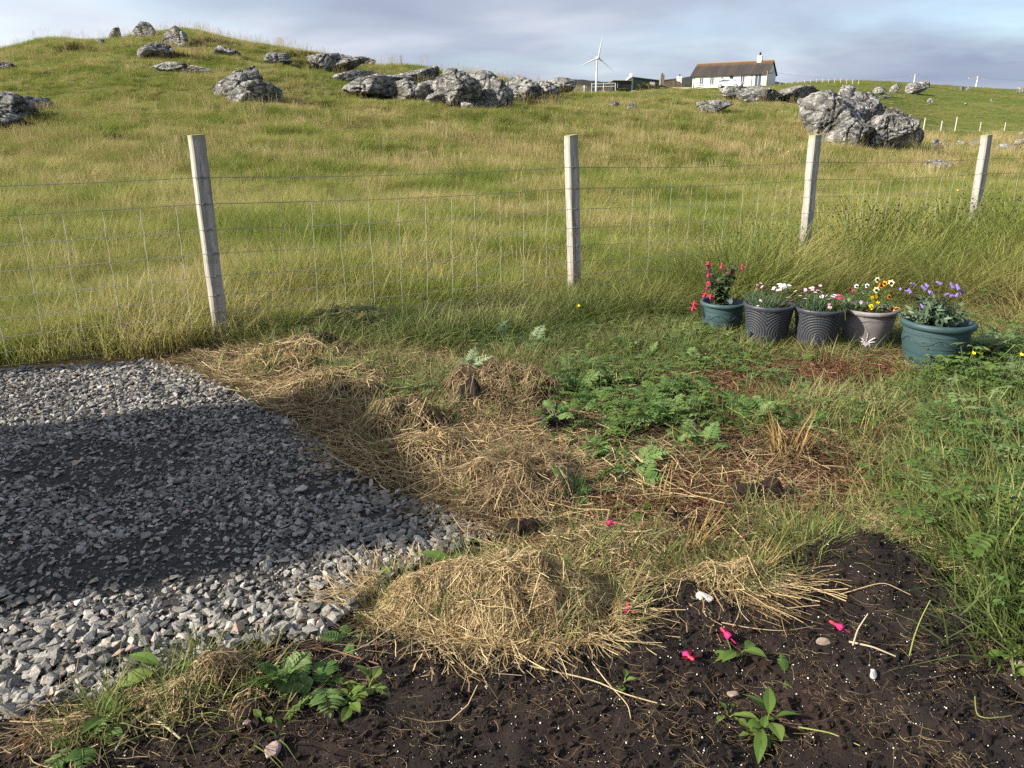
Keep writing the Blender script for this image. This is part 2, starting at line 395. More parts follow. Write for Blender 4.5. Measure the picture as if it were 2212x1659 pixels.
gar = m.mix(m.attr('peat'), litter, peat)
m.col(m.mix(fld, gar, green))
m.bump(m.math('ADD', m.noise(14, 6, True, None, .7), m.math('MULTIPLY', m.noise(1.4, 4), 2.)), .8, .06)
MAT_GROUND = m.m
ys = np.concatenate([np.arange(-6, 1, .35), np.arange(1, 7.2, .04), np.exp(np.arange(math.log(7.2), math.log(48), .0135)), np.exp(np.arange(math.log(48), math.log(210), .02)), np.exp(np.arange(math.log(210), math.log(4000), .08))])
sx_ = np.linspace(-1, 1, 340); sx_ = sx_*(.40+.60*sx_**2)
W_ = 12+1.15*np.maximum(ys, 0)
Xg = sx_[None]*W_[:, None]; Yg = np.repeat(ys[:, None], len(sx_), 1); Zg = H(Xg, Yg)
ug, vg, _d = proj(Xg, Yg, Zg)
insoil = inpoly(ug, vg, SOIL) & (Yg < 3.2) & (Yg > .9); ingrav = inpoly(ug, vg, GRAVEL) & (Yg < 5) & (Yg > .9)
Zg = np.where(insoil | ingrav | (Yg <= .9), Zg-.05, Zg)
b = B(); nr, nc = Xg.shape; i = np.arange(nr-1)[:, None]*nc; j = np.arange(nc-1)[None]
b.add(np.stack([Xg, Yg, Zg], -1).reshape(-1, 3), np.stack([i+j, i+j+1, i+nc+j+1, i+nc+j], -1).reshape(-1, 4))
me = b.mesh('ground', MAT_GROUND, True)
at = me.attributes.new('field', 'FLOAT', 'POINT'); at.data.foreach_set('value', sstep(.25, -.25, fside(Xg, Yg)+.12*fbm(Xg*3, Yg*3)).astype(np.float32).ravel())
at = me.attributes.new('peat', 'FLOAT', 'POINT'); at.data.foreach_set('value', np.where(Yg < 9, np.clip(gauss(ug, vg, PEAT)+.25*fbm(Xg*4, Yg*4, 0, 2), 0, 1), 0).astype(np.float32).ravel())
tag(mo('ground', me), 'rough grassy hillside and weedy garden earth', 'ground', None, 'structure')

# --- dug soil in front, as its own finely lumped sheet
def sheet(poly, x0, x1, y0, y1, st, off, relief, edge=3):
    X, Y = np.meshgrid(np.arange(x0, x1, st), np.arange(y0, y1, st)); Z0 = H(X, Y)
    wob = .03*fbm(X*9, Y*9, 0, 31, 3)
    u, v, _ = proj(X+wob, Y+wob, Z0); mk = inpoly(u, v, poly).astype(float)
    for _ in range(edge):
        q = np.pad(mk, 1, mode='edge'); mk = (q[:-2, 1:-1]+q[2:, 1:-1]+q[1:-1, :-2]+q[1:-1, 2:]+q[1:-1, 1:-1])/5
    Z = Z0-.035+(off+.035)*sstep(0, .8, mk)+relief(X, Y)*mk
    nr, nc = X.shape; i = np.arange(nr-1)[:, None]*nc; j = np.arange(nc-1)[None]
    F = np.stack([i+j, i+j+1, i+nc+j+1, i+nc+j], -1).reshape(-1, 4)
    F = F[(mk.ravel()[F] > .02).any(1)]
    us, inv = np.unique(F, return_inverse=True)
    return B().add(np.stack([X, Y, Z], -1).reshape(-1, 3)[us], inv.reshape(F.shape))
MND = flat(1850, 1235)
def soil_relief(X, Y):
    n = fbm(X/.30, Y/.30, 0, 41, 2)*.026+fbm(X/.09, Y/.09, 0, 43, 3)*.013+np.abs(fbm(X/.035, Y/.035, 0, 47, 2))*.010
    return n+.085*np.exp(-(((X-MND[0])/.24)**2+((Y-MND[1])/.13)**2))
m = Mt('dug_soil', .92, .2)
c = m.ramp(m.noise(9, 6, True, None, .65), [(.3, (.008, .006, .005)), (.52, (.015, .011, .010)), (.72, (.033, .024, .020))])
c = m.mix(m.ramp(m.noise(2.2, 4), [(.5, (0, 0, 0)), (.66, (1, 1, 1))]), c, (.022, .014, .011))
m.col(c); m.bump(m.math('ADD', m.noise(60, 6, True, None, .75), m.noise(220, 3)), .5, .010); MAT_SOIL = m.m
soil_b = sheet(SOIL, -3.8, 4.6, .75, 2.75, .013, .03, soil_relief)
soil = tag(soil_b.obj('soil_bed', MAT_SOIL, None, True), 'dark freshly dug peaty soil bed in front', 'soil', None, 'structure')
def soil_z(x, y): return H(x, y)+.03+soil_relief(np.asarray(x), np.asarray(y))

# --- crushed stone
def grav_relief(X, Y): return .02*fbm(X/.5, Y/.5, 0, 51, 3)+.006*fbm(X/.05, Y/.05, 0, 53, 2)
m = Mt('gravel_dust', .95, .15)
m.col(m.ramp(m.noise(70, 6, True, None, .75), [(.35, (.026, .025, .024)), (.52, (.055, .054, .052)), (.7, (.11, .108, .104))]))
m.bump(m.noise(120, 6, True, None, .8), 1., .012); MAT_DUST = m.m
GOFF = .02
gravel = tag(sheet(GRAVEL, -6., .4, 1.1, 4.9, .03, GOFF, grav_relief).obj('gravel_bed', MAT_DUST, None, True), 'grey crushed stone parking area', 'gravel', None, 'structure')
def grav_z(x, y): return H(x, y)+GOFF+grav_relief(np.asarray(x), np.asarray(y))

def ico(sub):
    t = (1+5**.5)/2
    V = [(-1, t, 0), (1, t, 0), (-1, -t, 0), (1, -t, 0), (0, -1, t), (0, 1, t), (0, -1, -t), (0, 1, -t), (t, 0, -1), (t, 0, 1), (-t, 0, -1), (-t, 0, 1)]
    F = [(0, 11, 5), (0, 5, 1), (0, 1, 7), (0, 7, 10), (0, 10, 11), (1, 5, 9), (5, 11, 4), (11, 10, 2), (10, 7, 6), (7, 1, 8), (3, 9, 4), (3, 4, 2), (3, 2, 6), (3, 6, 8), (3, 8, 9), (4, 9, 5), (2, 4, 11), (6, 2, 10), (8, 6, 7), (9, 8, 1)]
    V = [np.array(p)/np.linalg.norm(p) for p in V]
    for _ in range(sub):
        mid = {}; F2 = []
        def mp2(a, c):
            k = (min(a, c), max(a, c))
            if k not in mid:
                p = V[a]+V[c]; V.append(p/np.linalg.norm(p)); mid[k] = len(V)-1
            return mid[k]
        for a, b_, c in F:
            x, y, z = mp2(a, b_), mp2(b_, c), mp2(c, a); F2 += [(a, x, z), (b_, y, x), (c, z, y), (x, y, z)]
        F = F2
    return np.array(V), np.array(F)
ICO = {k: ico(k) for k in (1, 2, 3, 4, 5)}
def cut(V, rng, n, lo=.62, hi=.95):
    """flat faces: the sphere cut by random planes"""
    N = rng.normal(size=(n, 3)); N /= np.linalg.norm(N, axis=1)[:, None]; h = rng.uniform(lo, hi, n)
    d = V@N.T; r = np.where(d > .05, h/np.maximum(d, .05), 9).min(1); return V*np.minimum(r, 1.15)[:, None]
m = Mt('crushed_stone', .85, .3)
g = m.ramp(m.rnd(), [(0, (.080, .077, .071)), (.35, (.125, .120, .111)), (.70, (.18, .173, .16)), (.93, (.27, .26, .24)), (.965, (.26, .22, .17)), (.98, (.25, .17, .14)), (1, (.45, .44, .42))])
sp = m.noise(150, 4, True, None, .7)
g = m.mix(m.ramp(sp, [(.42, (0, 0, 0)), (.62, (1, 1, 1))]), g, m.mix(1., g, (1.6, 1.6, 1.6), 'MULTIPLY'))
g = m.mix(m.ramp(m.noise(85, 3), [(.28, (1, 1, 1)), (.42, (0, 0, 0))]), g, (.045, .046, .05))
m.col(g); m.bump(m.noise(240, 4), .6, .004); MAT_STONE = m.m
rg = np.random.default_rng(3); stone_me = []
def hull(pts):
    """sharp edged chip: the convex hull of a few points"""
    bm = bmesh.new()
    for p in pts: bm.verts.new(p)
    r = bmesh.ops.convex_hull(bm, input=bm.verts)
    bmesh.ops.delete(bm, geom=list({g_ for g_ in r['geom_interior']+r['geom_unused'] if isinstance(g_, bmesh.types.BMVert)}), context='VERTS')
    bmesh.ops.triangulate(bm, faces=bm.faces)
    bm.verts.index_update(); V = np.array([v_.co for v_ in bm.verts]); F = np.array([[v_.index for v_ in f_.verts] for f_ in bm.faces]); bm.free(); return V, F
for k in range(22):
    q = rg.normal(size=(rg.integers(9, 14), 3)); q /= np.linalg.norm(q, axis=1)[:, None]; q *= rg.uniform(.85, 1.15, (len(q), 1))*np.array([1.1, rg.uniform(.6, .95), rg.uniform(.38, .72)])
    stone_me.append(B().add(*hull(q)).mesh('stone', MAT_STONE))
n = 150000
X = rg.uniform(-5.6, .35, n); Y = 1.15+(4.75-1.15)*rg.uniform(0, 1, n)**1.15
u, v, dep = proj(X, Y, H(X, Y)); ok = inpoly(u, v, GRAVEL) & (u > -260) & (rg.uniform(0, 1, n) > .62*sstep(-.05, .25, fbm(X/.55, Y/.4, 0, 57, 3))*sstep(1420, 1250, v)*sstep(850, 950, v)); X, Y, u, v, dep = (a[ok] for a in (X, Y, u, v, dep)); n = len(X)
coarse = sstep(1250, 1430, v)+.55*sstep(560, 820, u)*sstep(1000, 1150, v)+.35*sstep(900, 830, v)
sz = .5*np.where(rg.uniform(0, 1, n) < .13+.33*coarse, rg.uniform(.020, .042, n), .006+.018*rg.uniform(0, 1, n)**1.6)*(1+.15*coarse)
big = rg.uniform(0, 1, n) < .012; sz[big] *= 1.4
sz = np.minimum(sz, .038)
Z = grav_z(X, Y)+sz*rg.uniform(.0, .55, n)+.025*sstep(.5, 1.2, coarse)*rg.uniform(0, 1, n)
tl = np.stack([rg.normal(0, .32, n), rg.normal(0, .32, n)], 1)
rz = rg.uniform(0, 6.283, n); ix = rg.integers(0, 22, n)
show = sz/dep*(u > 0)*(v < 1660); top = np.argsort(-show)[:300]; rest = np.setdiff1d(np.arange(n), top)
for q in top:
    o = mo('stone', stone_me[ix[q]], gravel, (X[q], Y[q], Z[q]+.006), (tl[q, 0], tl[q, 1], rz[q]), float(sz[q]))
pr = [bpy.data.objects.new('p', me) for me in stone_me]
scatter('loose_gravel', pr, np.stack([X, Y, Z], 1)[rest], rz[rest], sz[rest][:, None], ix[rest], gravel, None, None, tl[rest])


# ================================================================== rocks on the hill
m = Mt('gneiss', .9, .2)
rp = m.pos()
c = m.ramp(m.noise(2.6, 8, True, None, .7, .6, (1, 1, 2.2)), [(.30, (.085, .084, .083)), (.45, (.16, .158, .155)), (.58, (.23, .228, .222)), (.72, (.31, .305, .295))])
li = m.ramp(m.noise(3.4, 7, True, None, .72, .8), [(.49, (0, 0, 0)), (.57, (1, 1, 1))])
c = m.mix(m.math('MULTIPLY', li, .85), c, (.50, .50, .475))
c = m.mix(m.ramp(m.noise(9, 5, True, None, .7, 1.4, (.7, .7, 2.4)), [(.31, (1, 1, 1)), (.39, (0, 0, 0))]), c, (.035, .034, .033))
mo_ = m.math('MULTIPLY', m.ramp(m.noise(1.6, 5), [(.55, (0, 0, 0)), (.68, (1, 1, 1))]), .8)
c = m.mix(mo_, c, (.075, .065, .028))
vo = m.n('ShaderNodeTexVoronoi', feature='DISTANCE_TO_EDGE'); vo.inputs['Scale'].default_value = 1.15; wq = m.n('ShaderNodeVectorMath', operation='ADD'); mq = m.n('ShaderNodeMapping'); mq.inputs['Scale'].default_value = (.8, .8, 1.9); mq.inputs['Rotation'].default_value = (.3, .35, 0)
nz_ = m.n('ShaderNodeTexNoise'); nz_.inputs['Scale'].default_value = 2.; nz_.inputs['Detail'].default_value = 4; m.l(rp, nz_.inputs['Vector']); sc_ = m.n('ShaderNodeVectorMath', operation='SCALE'); sc_.inputs['Scale'].default_value = .5; m.l(nz_.outputs[1], sc_.inputs[0]); m.l(rp, mq.inputs[0]); m.l(mq.outputs[0], wq.inputs[0]); m.l(sc_.outputs[0], wq.inputs[1]); m.l(wq.outputs[0], vo.inputs['Vector'])
ck = m.ramp(vo.outputs['Distance'], [(.0, (1, 1, 1)), (.045, (0, 0, 0))]); c = m.mix(m.math('MULTIPLY', ck, .7), c, (.035, .033, .030))
m.col(c); m.bump(m.math('ADD', m.math('MULTIPLY', m.math('MINIMUM', vo.outputs['Distance'], .09), 6.), m.noise(7, 8, True, None, .72, .5, (1, 1, 2.))) , 1., .16); MAT_ROCK = m.m
ROCKS = []                                                       # centre and reach of each, so that no grass grows through
def boulder(rect, name='boulder', parent=None, Y=None, seed=0, deep=.8, tilt=0., sub=4, sink=.30, yaw=0., vb=None, n=9, rough=1.):
    u0, v0, u1, v1 = rect; uc = (u0+u1)/2
    vq = vb if vb is not None else v1; g = G(uc, vq)
    if Y is not None and not (.72*Y < g[1] < 1.3*Y): g = G(uc, vq, Y)
    dep = g[1]*CP-(g[2]-HC)*SP
    w = (u1-u0)/FPX*dep; h = max(.05, P(uc, v0, g[1])[2]-g[2])
    rg = np.random.default_rng(seed+int(u0*7+v0*13)); V, F = ICO[sub]
    V = cut(V, rg, n, .42, .9); V = V/np.abs(V).max(0); nz = V/np.linalg.norm(V, axis=1)[:, None]
    st = np.array([rg.normal(0, .25), rg.normal(0, .25), 1]); st /= np.linalg.norm(st)
    sd = rg.integers(0, 900)
    q = V*np.array([w, w*deep, h])/max(w, h)*2.2
    fb = fbm(q[:, 0]+sd, q[:, 1], q[:, 2], sd, 5, .55)
    sa = (q@st)*3.1+fb*1.2; ledge = np.abs(sa-np.floor(sa)-.5)*2
    cr_ = np.abs(fbm(q[:, 0]*1.1+sd, q[:, 1]*1.1, q[:, 2]*.5, sd+5, 3))
    V = V+nz*(rough*(.13*fb-.07*(ledge > .80)-.16*np.exp(-(cr_/.04)**2)))[:, None]
    V[:, 0] /= np.abs(V[:, 0]).max(); V[:, 2] /= V[:, 2].max()
    hz = h*(1+sink)/2
    V = V*np.array([w/2*1.04, w*deep/2, hz])
    if tilt:
        ct, s_ = math.cos(tilt), math.sin(tilt); V = V@np.array([[ct, 0, s_], [0, 1, 0], [-s_, 0, ct]])
    V[:, 2] += hz-h*sink
    o = B().add(V, F).obj(name, MAT_ROCK, parent, sub >= 4)
    o.location = g if parent is None else g-np.array(parent.location)
    o.rotation_euler = (0, 0, yaw)
    ROCKS.append((g[0], g[1], w*.46, w*deep*.46)); return o, g
def rock(rect, label, group='boulders on the hillside', **k):
    o, g = boulder(rect, 'boulder', **k); tag(o, label, 'rock', group); return o
def outcrop(rects, label, grow=.12, **k):
    """one outcrop of several boulders"""
    g0 = G((rects[0][0][0]+rects[0][0][2])/2, rects[0][0][3], rects[0][1].get('Y'))
    t = thing('rock_outcrop', g0, label, 'rock', 'rock outcrops on the hillside')
    for rc, kw in rects:
        gw = grow*(rc[2]-rc[0]); boulder((rc[0]-gw, rc[1], rc[2]+gw, rc[3]+2), 'boulder', t, **kw)
    return t
rock((289, 45, 343, 80), 'dark rounded boulder on the very top of the grassy hill', Y=39, sub=4)
rock((350, 56, 428, 100), 'pale lichen covered boulder beside the dark one on the hilltop', Y=38)
rock((236, 56, 268, 74), 'small low stone poking from the hilltop grass', Y=39.5, sub=3)
rock((300, 92, 402, 126), 'long tilted grey slab on the slope under the hilltop boulders', tilt=.22, Y=36)
rock((210, 84, 228, 98), 'tiny pale stone on the slope under the hilltop', Y=37, sub=3)
rock((460, 97, 520, 120), 'low grey rock set in dark heather on the hill shoulder', Y=36.5)
rock((576, 108, 642, 138), 'pale low slab on the hill shoulder beyond the heather', tilt=.22, Y=36.5)
outcrop([((664, 118, 730, 146), dict(Y=37, tilt=.12)), ((715, 126, 792, 152), dict(Y=37, tilt=.2)), ((728, 116, 775, 138), dict(Y=40)), ((770, 124, 815, 142), dict(Y=40))], 'dark flat ledge of rock along the crest of the hill')
outcrop([((484, 152, 572, 206), dict(Y=28.4, tilt=.3)), ((505, 175, 598, 218), dict(Y=27.6, tilt=.35)), ((460, 181, 502, 199), dict(Y=28))], 'grey slanting rock outcrop alone in the middle of the green slope')
outcrop([((-60, 196, 60, 262), dict(Y=23.5)), ((30, 205, 96, 240), dict(Y=24.2, tilt=.3)), ((-50, 235, 40, 284), dict(Y=22.3))], 'rock outcrop with dark heather at its foot low on the slope')
outcrop([((320, 134, 395, 150), dict(Y=33, tilt=.08, deep=.5)), ((385, 141, 452, 156), dict(Y=32.5, tilt=.08, deep=.5))], 'thin broken ledge of rock under dark overhanging turf')
rock((-10, 134, 42, 152), 'low slab half sunk in turf high on the slope', Y=33, sub=3)
outcrop([((728, 154, 790, 176), dict(Y=33.5, tilt=.2)), ((765, 160, 868, 206), dict(Y=32, tilt=.2)), ((850, 168, 915, 213), dict(Y=31.4)), ((900, 171, 952, 218), dict(Y=31.6)),
         ((925, 200, 960, 226), dict(Y=30.9)), ((1075, 190, 1110, 222), dict(Y=31.3)), ((940, 147, 1019, 226), dict(Y=30.8, sub=5, deep=.75)), ((1006, 157, 1088, 228), dict(Y=30.8, sub=5, deep=.7)), ((880, 141, 944, 172), dict(Y=34)), ((1000, 152, 1060, 185), dict(Y=33.5)),
         ((1080, 163, 1155, 208), dict(Y=32.5, tilt=.2)), ((1140, 174, 1194, 208), dict(Y=33)), ((1172, 166, 1228, 200), dict(Y=34.5))], 'long rugged grey cliff of cracked boulders along the brow of the hill', .26)
rock((994, 219, 1027, 238), 'small pale stone lying below the long cliff', sub=3)
rock((1036, 217, 1077, 234), 'second pale stone lying below the long cliff, larger and flatter', sub=3)
rock((1201, 220, 1219, 231), 'small pale stone in the grass beyond the end of the cliff', sub=3)
rock((1317, 218, 1345, 233), 'low pale stone in the grass below the dark sheds', sub=3)
rock((1353, 223, 1377, 240), 'low dark stone in the grass below the dark sheds', sub=3)
rock((1498, 216, 1579, 247), 'broad pale boulder alone in the grass below the white house')
outcrop([((1551, 186, 1615, 211), dict(Y=47)), ((1604, 184, 1690, 215), dict(Y=45)), ((1670, 186, 1758, 218), dict(Y=44, tilt=.15))], 'low pale rock outcrop on the brow in front of the white house')
outcrop([((1726, 196, 1850, 262), dict(Y=26.5, tilt=-.14, sub=5, vb=300)), ((1795, 190, 1890, 268), dict(Y=26.9, sub=5, vb=302)), ((1774, 250, 1880, 313), dict(Y=26.0, sub=5)), ((1855, 246, 1945, 318), dict(Y=25.6, sub=5)),
         ((1905, 238, 1990, 316), dict(Y=26.2, sub=5, tilt=.35)), ((1903, 231, 1948, 275), dict(Y=26.8)), ((1860, 222, 1908, 270), dict(Y=27.6))], 'massive lichen covered rock outcrop standing alone on the slope behind the fence')
rock((1800, 182, 1848, 210), 'pale jumbled boulder just above the massive outcrop', Y=52)
rock((1886, 187, 1917, 203), 'pair of pale stones on the far green rise', Y=112, sub=3)
rock((1922, 179, 1945, 199), 'pinkish grey upright stone on the far green rise', Y=115, sub=3)
rock((1949, 179, 1998, 204), 'broad grey boulder on the far green rise', Y=113)
rock((1980, 173, 2015, 190), 'flat boulder at the crest of the far green rise', Y=122, sub=3)
rock((2003, 212, 2016, 224), 'white stone lying on the bare far slope', Y=105, sub=3)
for rc, Y, lb in (((2071, 187, 2082, 195), 146, 'pale skyline stone beside the pole with the long crossarm'), ((2084, 188, 2098, 196), 146, 'flat grey skyline stone beyond the pole'), ((2190, 188, 2222, 200), 148, 'white block of stone on the far skyline'),
                  ((1856, 197, 1868, 206), 108, 'small stone below the far jumbled boulders'), ((1893, 205, 1925, 212), 105, 'scatter of flat pale stone on the far rise'), ((2083, 222, 2091, 227), 104, 'tiny pale stone on the wide far slope'),
                  ((2137, 214, 2144, 219), 112, 'white speck of a stone high on the far slope')):
    rock(rc, lb, Y=Y, sub=2)
for rc, Y, lb in (((2006, 300, 2030, 330), 37, 'dark upright stone at the broken end of the low stone dyke'), ((2024, 305, 2058, 323), 41, 'pale block in the low stone dyke next to its broken end'), ((2057, 303, 2095, 322), 41, 'whitest block in the low stone dyke'),
                  ((2092, 303, 2126, 322), 41, 'grey block in the low stone dyke behind the last fence post'), ((2150, 309, 2196, 336), 37, 'large sloping boulder at the foot of the dyke'), ((2184, 299, 2236, 323), 42, 'long pale boulder closing the dyke'),
                  ((2196, 285, 2218, 294), 60, 'small white stone in the rough grass past the dyke')):
    rock(rc, lb, group='stones of the low dyke', Y=Y, sub=3)
rock((1983, 345, 2058, 368), 'flat pale slab in the grass below the massive outcrop', deep=1., sub=3, n=9)
rock((2092, 368, 2114, 378), 'small flat stone near the last fence post', sub=3)
rock((2020, 327, 2050, 340), 'thin slab in the grass between outcrop and dyke', Y=30, sub=3)
rock((-6, 487, 22, 499), 'small white stone in the field grass by the wire fence', sub=2)

# heather clumps round the rocks
MAT_HEATH = leafmat('heather', [(.1, (.025, .020, .012)), (.5, (.055, .038, .020)), (.8, (.075, .075, .025)), (1, (.11, .09, .04))], .2)
rg = np.random.default_rng(77); hp = []
for k in range(3):
    b = B(); blades(b, 260, .42, (.06, .2), .014, .5, .5, 3, rg); hp.append(proto('p', b, MAT_HEATH))
pos = []
for (u, v, Y, su, sv, n) in ((75, 268, 23, 35, 10, 26), (20, 282, 22, 30, 6, 10), (520, 152, 29, 18, 4, 8), (160, 128, 35, 18, 6, 8), (380, 147, 33, 60, 5, 14), (470, 112, 36.5, 45, 6, 12), (1115, 190, 32.2, 35, 10, 16), (1145, 200, 32.5, 20, 6, 6),
                             (690, 215, 27.5, 30, 3, 6), (1000, 165, 34, 30, 5, 6), (2010, 320, 31, 18, 8, 9), (640, 140, 36, 30, 4, 6), (250, 300, 21, 20, 3, 3), (720, 140, 37, 60, 5, 10), (1690, 268, 30, 16, 4, 3)):
    for _ in range(n):
        p = P(u+rg.normal(0, su*.6), v, Y+rg.normal(0, .5)); pos.append((p[0], p[1], float(H(p[0], p[1]))-.03))
pos = np.array(pos)
scatter('heather', hp, pos, rg.uniform(0, 6.28, len(pos)), rg.uniform(.7, 1.5, len(pos))[:, None], rg.integers(0, 3, len(pos)), None, 'dark brown heather round the hillside rocks', 'heather')
# ================================================================== grass of the field beyond the fence
MAT_GRASS = leafmat('field_grass', [(.03, (.095, .140, .022)), (.29, (.175, .225, .040)), (.50, (.265, .285, .075)), (.70, (.38, .345, .135)), (.95, (.52, .43, .22))], .44, .55)
MAT_DRY = leafmat('dry_grass', [(.1, (.20, .18, .06)), (.45, (.32, .26, .11)), (.75, (.44, .35, .18)), (.95, (.55, .45, .26))], .3, .7)
rg = np.random.default_rng(12)
gp = []
for k in range(6):
    b = B(); blades(b, 110, .20, (.09, .26), .0052, .28, .55, 4, rg); blades(b, 30, .22, (.16, .34), .004, .2, .35, 4, rg); gp.append(proto('p', b, MAT_GRASS))
dp = []
for k in range(5):
    b = B(); blades(b, 34, .20, (.22, .44), .0024, .25, .25, 4, rg)
    # seed heads
    for q in range(18):
        a = rg.uniform(0, 6.28); d_ = rg.uniform(0, .2); x, y = d_*math.cos(a), d_*math.sin(a); h = rg.uniform(.25, .48); lx, ly = rg.normal(0, .07, 2)
        pts = np.array([[[x, y, 0], [x+lx*.5, y+ly*.5, h*.6], [x+lx, y+ly, h], [x+lx*1.3, y+ly*1.3, h+.06]]])
        strips(b, pts, np.array([[.0016, .0015, .0048, .0015]]), np.array([[math.cos(a), math.sin(a), 0]]), rg.uniform(.4, 1))
    dp.append(proto('p', b, MAT_DRY))
def field_points(n, y0, y1, pw):
    """points over the field, thinning with distance: density falls as Y**-pw"""
    e = 2-pw; t = rg.uniform(0, 1, n); Y = (y0**e+t*(y1**e-y0**e))**(1/e)
    return rg.uniform(-1.0, 1.1, n)*Y, Y
def thin_(w): return rg.uniform(0, 1, len(w)) < w
def off_rocks(X, Y, k=1.):
    ok = np.ones(len(X), bool)
    for (rx, ry, a, c_) in ROCKS: ok &= ((X-rx)/(a*k))**2+((Y-ry)/(c_*k))**2 > 1
    return ok
X, Y = field_points(47000, 3.4, 48, .8)
keep = (fside(X, Y) < -.02) & off_rocks(X, Y); X, Y = X[keep], Y[keep]
Z = H(X, Y); u, v, dep = proj(X, Y, Z); keep = (u > -520) & (u < 2950) & (v < 1000); X, Y, Z, u, v = X[keep], Y[keep], Z[keep], u[keep], v[keep]
FIELD = (X, Y, Z, u, v)
s = rg.uniform(.75, 1.25, len(X))*(1+.45*sstep(10, 34, Y))*(1-.35*sstep(290, 190, v))*(1-.5*sstep(30, 40, Y)*sstep(1150, 1300, u))*(1+.55*fbm(X/1.1, Y/1.1, 0, 61, 3))
sz3 = np.stack([s, s, s*(1-.30*sstep(12, 26, Y))], 1)
scatter('field_grass', gp, np.stack([X, Y, Z-.01], 1), rg.uniform(0, 6.28, len(X)), sz3, rg.integers(0, 6, len(X)), None, 'long green and yellowing grass growing on the hillside beyond the fence', 'grass')
band = (np.exp(-((v-345)/60)**2)*(.6+.4*sstep(1500, 700, u))+.20)*(1-.3*sstep(420, 520, v))*(1-.85*sstep(1200, 1300, u)*sstep(240, 215, v))*(1-.8*sstep(1350, 1600, u)*sstep(380, 430, v))
pn = sstep(-.12, .4, fbm(X/1.9, Y/1.5, 0, 71, 3))
keep = thin_(np.clip(band*(.12+pn), 0, 1)*.75)
Xd, Yd, Zd = X[keep]+rg.normal(0, .1, keep.sum()), Y[keep]+rg.normal(0, .1, keep.sum()), Z[keep]
s = rg.uniform(.5, .95, len(Xd))*(1+.35*sstep(10, 34, Yd))
scatter('dry_grass', dp, np.stack([Xd, Yd, Zd-.01], 1), rg.uniform(0, 6.28, len(Xd)), s[:, None], rg.integers(0, 5, len(Xd)), None, 'dry straw coloured seeding grass stalks among the field grass', 'grass')
# low turf far off
X, Y = field_points(18500, 46, 160, 1.1)
Z = H(X, Y); u, v, dep = proj(X, Y, Z); keep = (u > 1200) & (u < 2900) & off_rocks(X, Y)
X, Y, Z = X[keep], Y[keep], Z[keep]; s = rg.uniform(1.0, 2.0, len(X))*(1+.6*sstep(60, 140, Y))
scatter('far_turf', [bpy.data.objects.new('p', p.data) for p in gp], np.stack([X, Y, Z-.02], 1), rg.uniform(0, 6.28, len(X)), np.stack([s, s, s*.28], 1), rg.integers(0, 6, len(X)), None, 'short grazed turf on the far slopes below the houses', 'grass')

# ================================================================== fence
m = Mt('weathered_post', .85, .2)
gr = m.noise(16, 5, False, None, .6, .4, (1.6, 1.6, .09)); gr2 = m.noise(42, 4, False, None, .6, .2, (1.5, 1.5, .05))
c = m.ramp(gr, [(.30, (.17, .16, .145)), (.48, (.32, .305, .275)), (.66, (.44, .42, .38))])
c = m.mix(m.ramp(gr2, [(.30, (1, 1, 1)), (.40, (0, 0, 0))]), c, (.15, .14, .125))
c = m.mix(m.ramp(m.noise(9, 4, False), [(.56, (0, 0, 0)), (.70, (1, 1, 1))]), c, (.19, .185, .175))
sp = m.n('ShaderNodeSeparateXYZ'); m.l(m.pos(False), sp.inputs[0])
lo = m.n('ShaderNodeMapRange'); lo.inputs[1].default_value = .30; lo.inputs[2].default_value = -.02; m.l(sp.outputs[2], lo.inputs[0])
c = m.mix(m.math('MULTIPLY', lo.outputs[0], .75), c, (.20, .145, .085))
to = m.n('ShaderNodeMapRange'); to.inputs[1].default_value = 1.27; to.inputs[2].default_value = 1.30; m.l(m.math('ADD', sp.outputs[2], m.math('MULTIPLY', m.noise(30, 3, False), .03)), to.inputs[0])
c = m.mix(m.math('MULTIPLY', to.outputs[0], .6), c, (.22, .24, .09))
m.col(c); m.bump(m.math('ADD', gr, gr2), .5, .006); MAT_POST = m.m
MAT_WIRE = plain('galvanised_wire', (.42, .43, .42), .5, .5)
MAT_WIRE_MID = plain('grey_wire', (.26, .27, .26), .5, .5); MAT_WIRE_DARK = plain('dull_wire', (.15, .15, .145), .55, .5)
WH = [.03, .11, .20, .31, .435, .58, .73, .89, 1.05]
b = B(); tube(b, [(-.014, 0, -.012), (-.014, -.006, 0), (0, -.009, .004), (.014, -.006, 0), (.014, 0, -.012)], .0022, 4); ME_STAPLE = b.mesh('staple', MAT_WIRE_DARK)
fa = math.atan2(FU[1], FU[0])
PL = {-1: 'weathered square fence post at the outer corner of the gravel', 0: 'weathered square fence post standing at the back corner of the gravel', 1: 'pale square fence post with a dry climbing stem, between gravel and flower pots',
      2: 'pale square fence post rising from rushes behind the flower pots', 3: 'wood grained fence post furthest along the fence, deep in tall rushes', 4: 'fence post hidden beyond the tall rushes'}
LEAN = {-1: (0, 0), 0: (.004, .0), 1: (-.058, .01), 2: (-.040, 0), 3: (-.048, 0), 4: (0, 0)}
rg = np.random.default_rng(5)
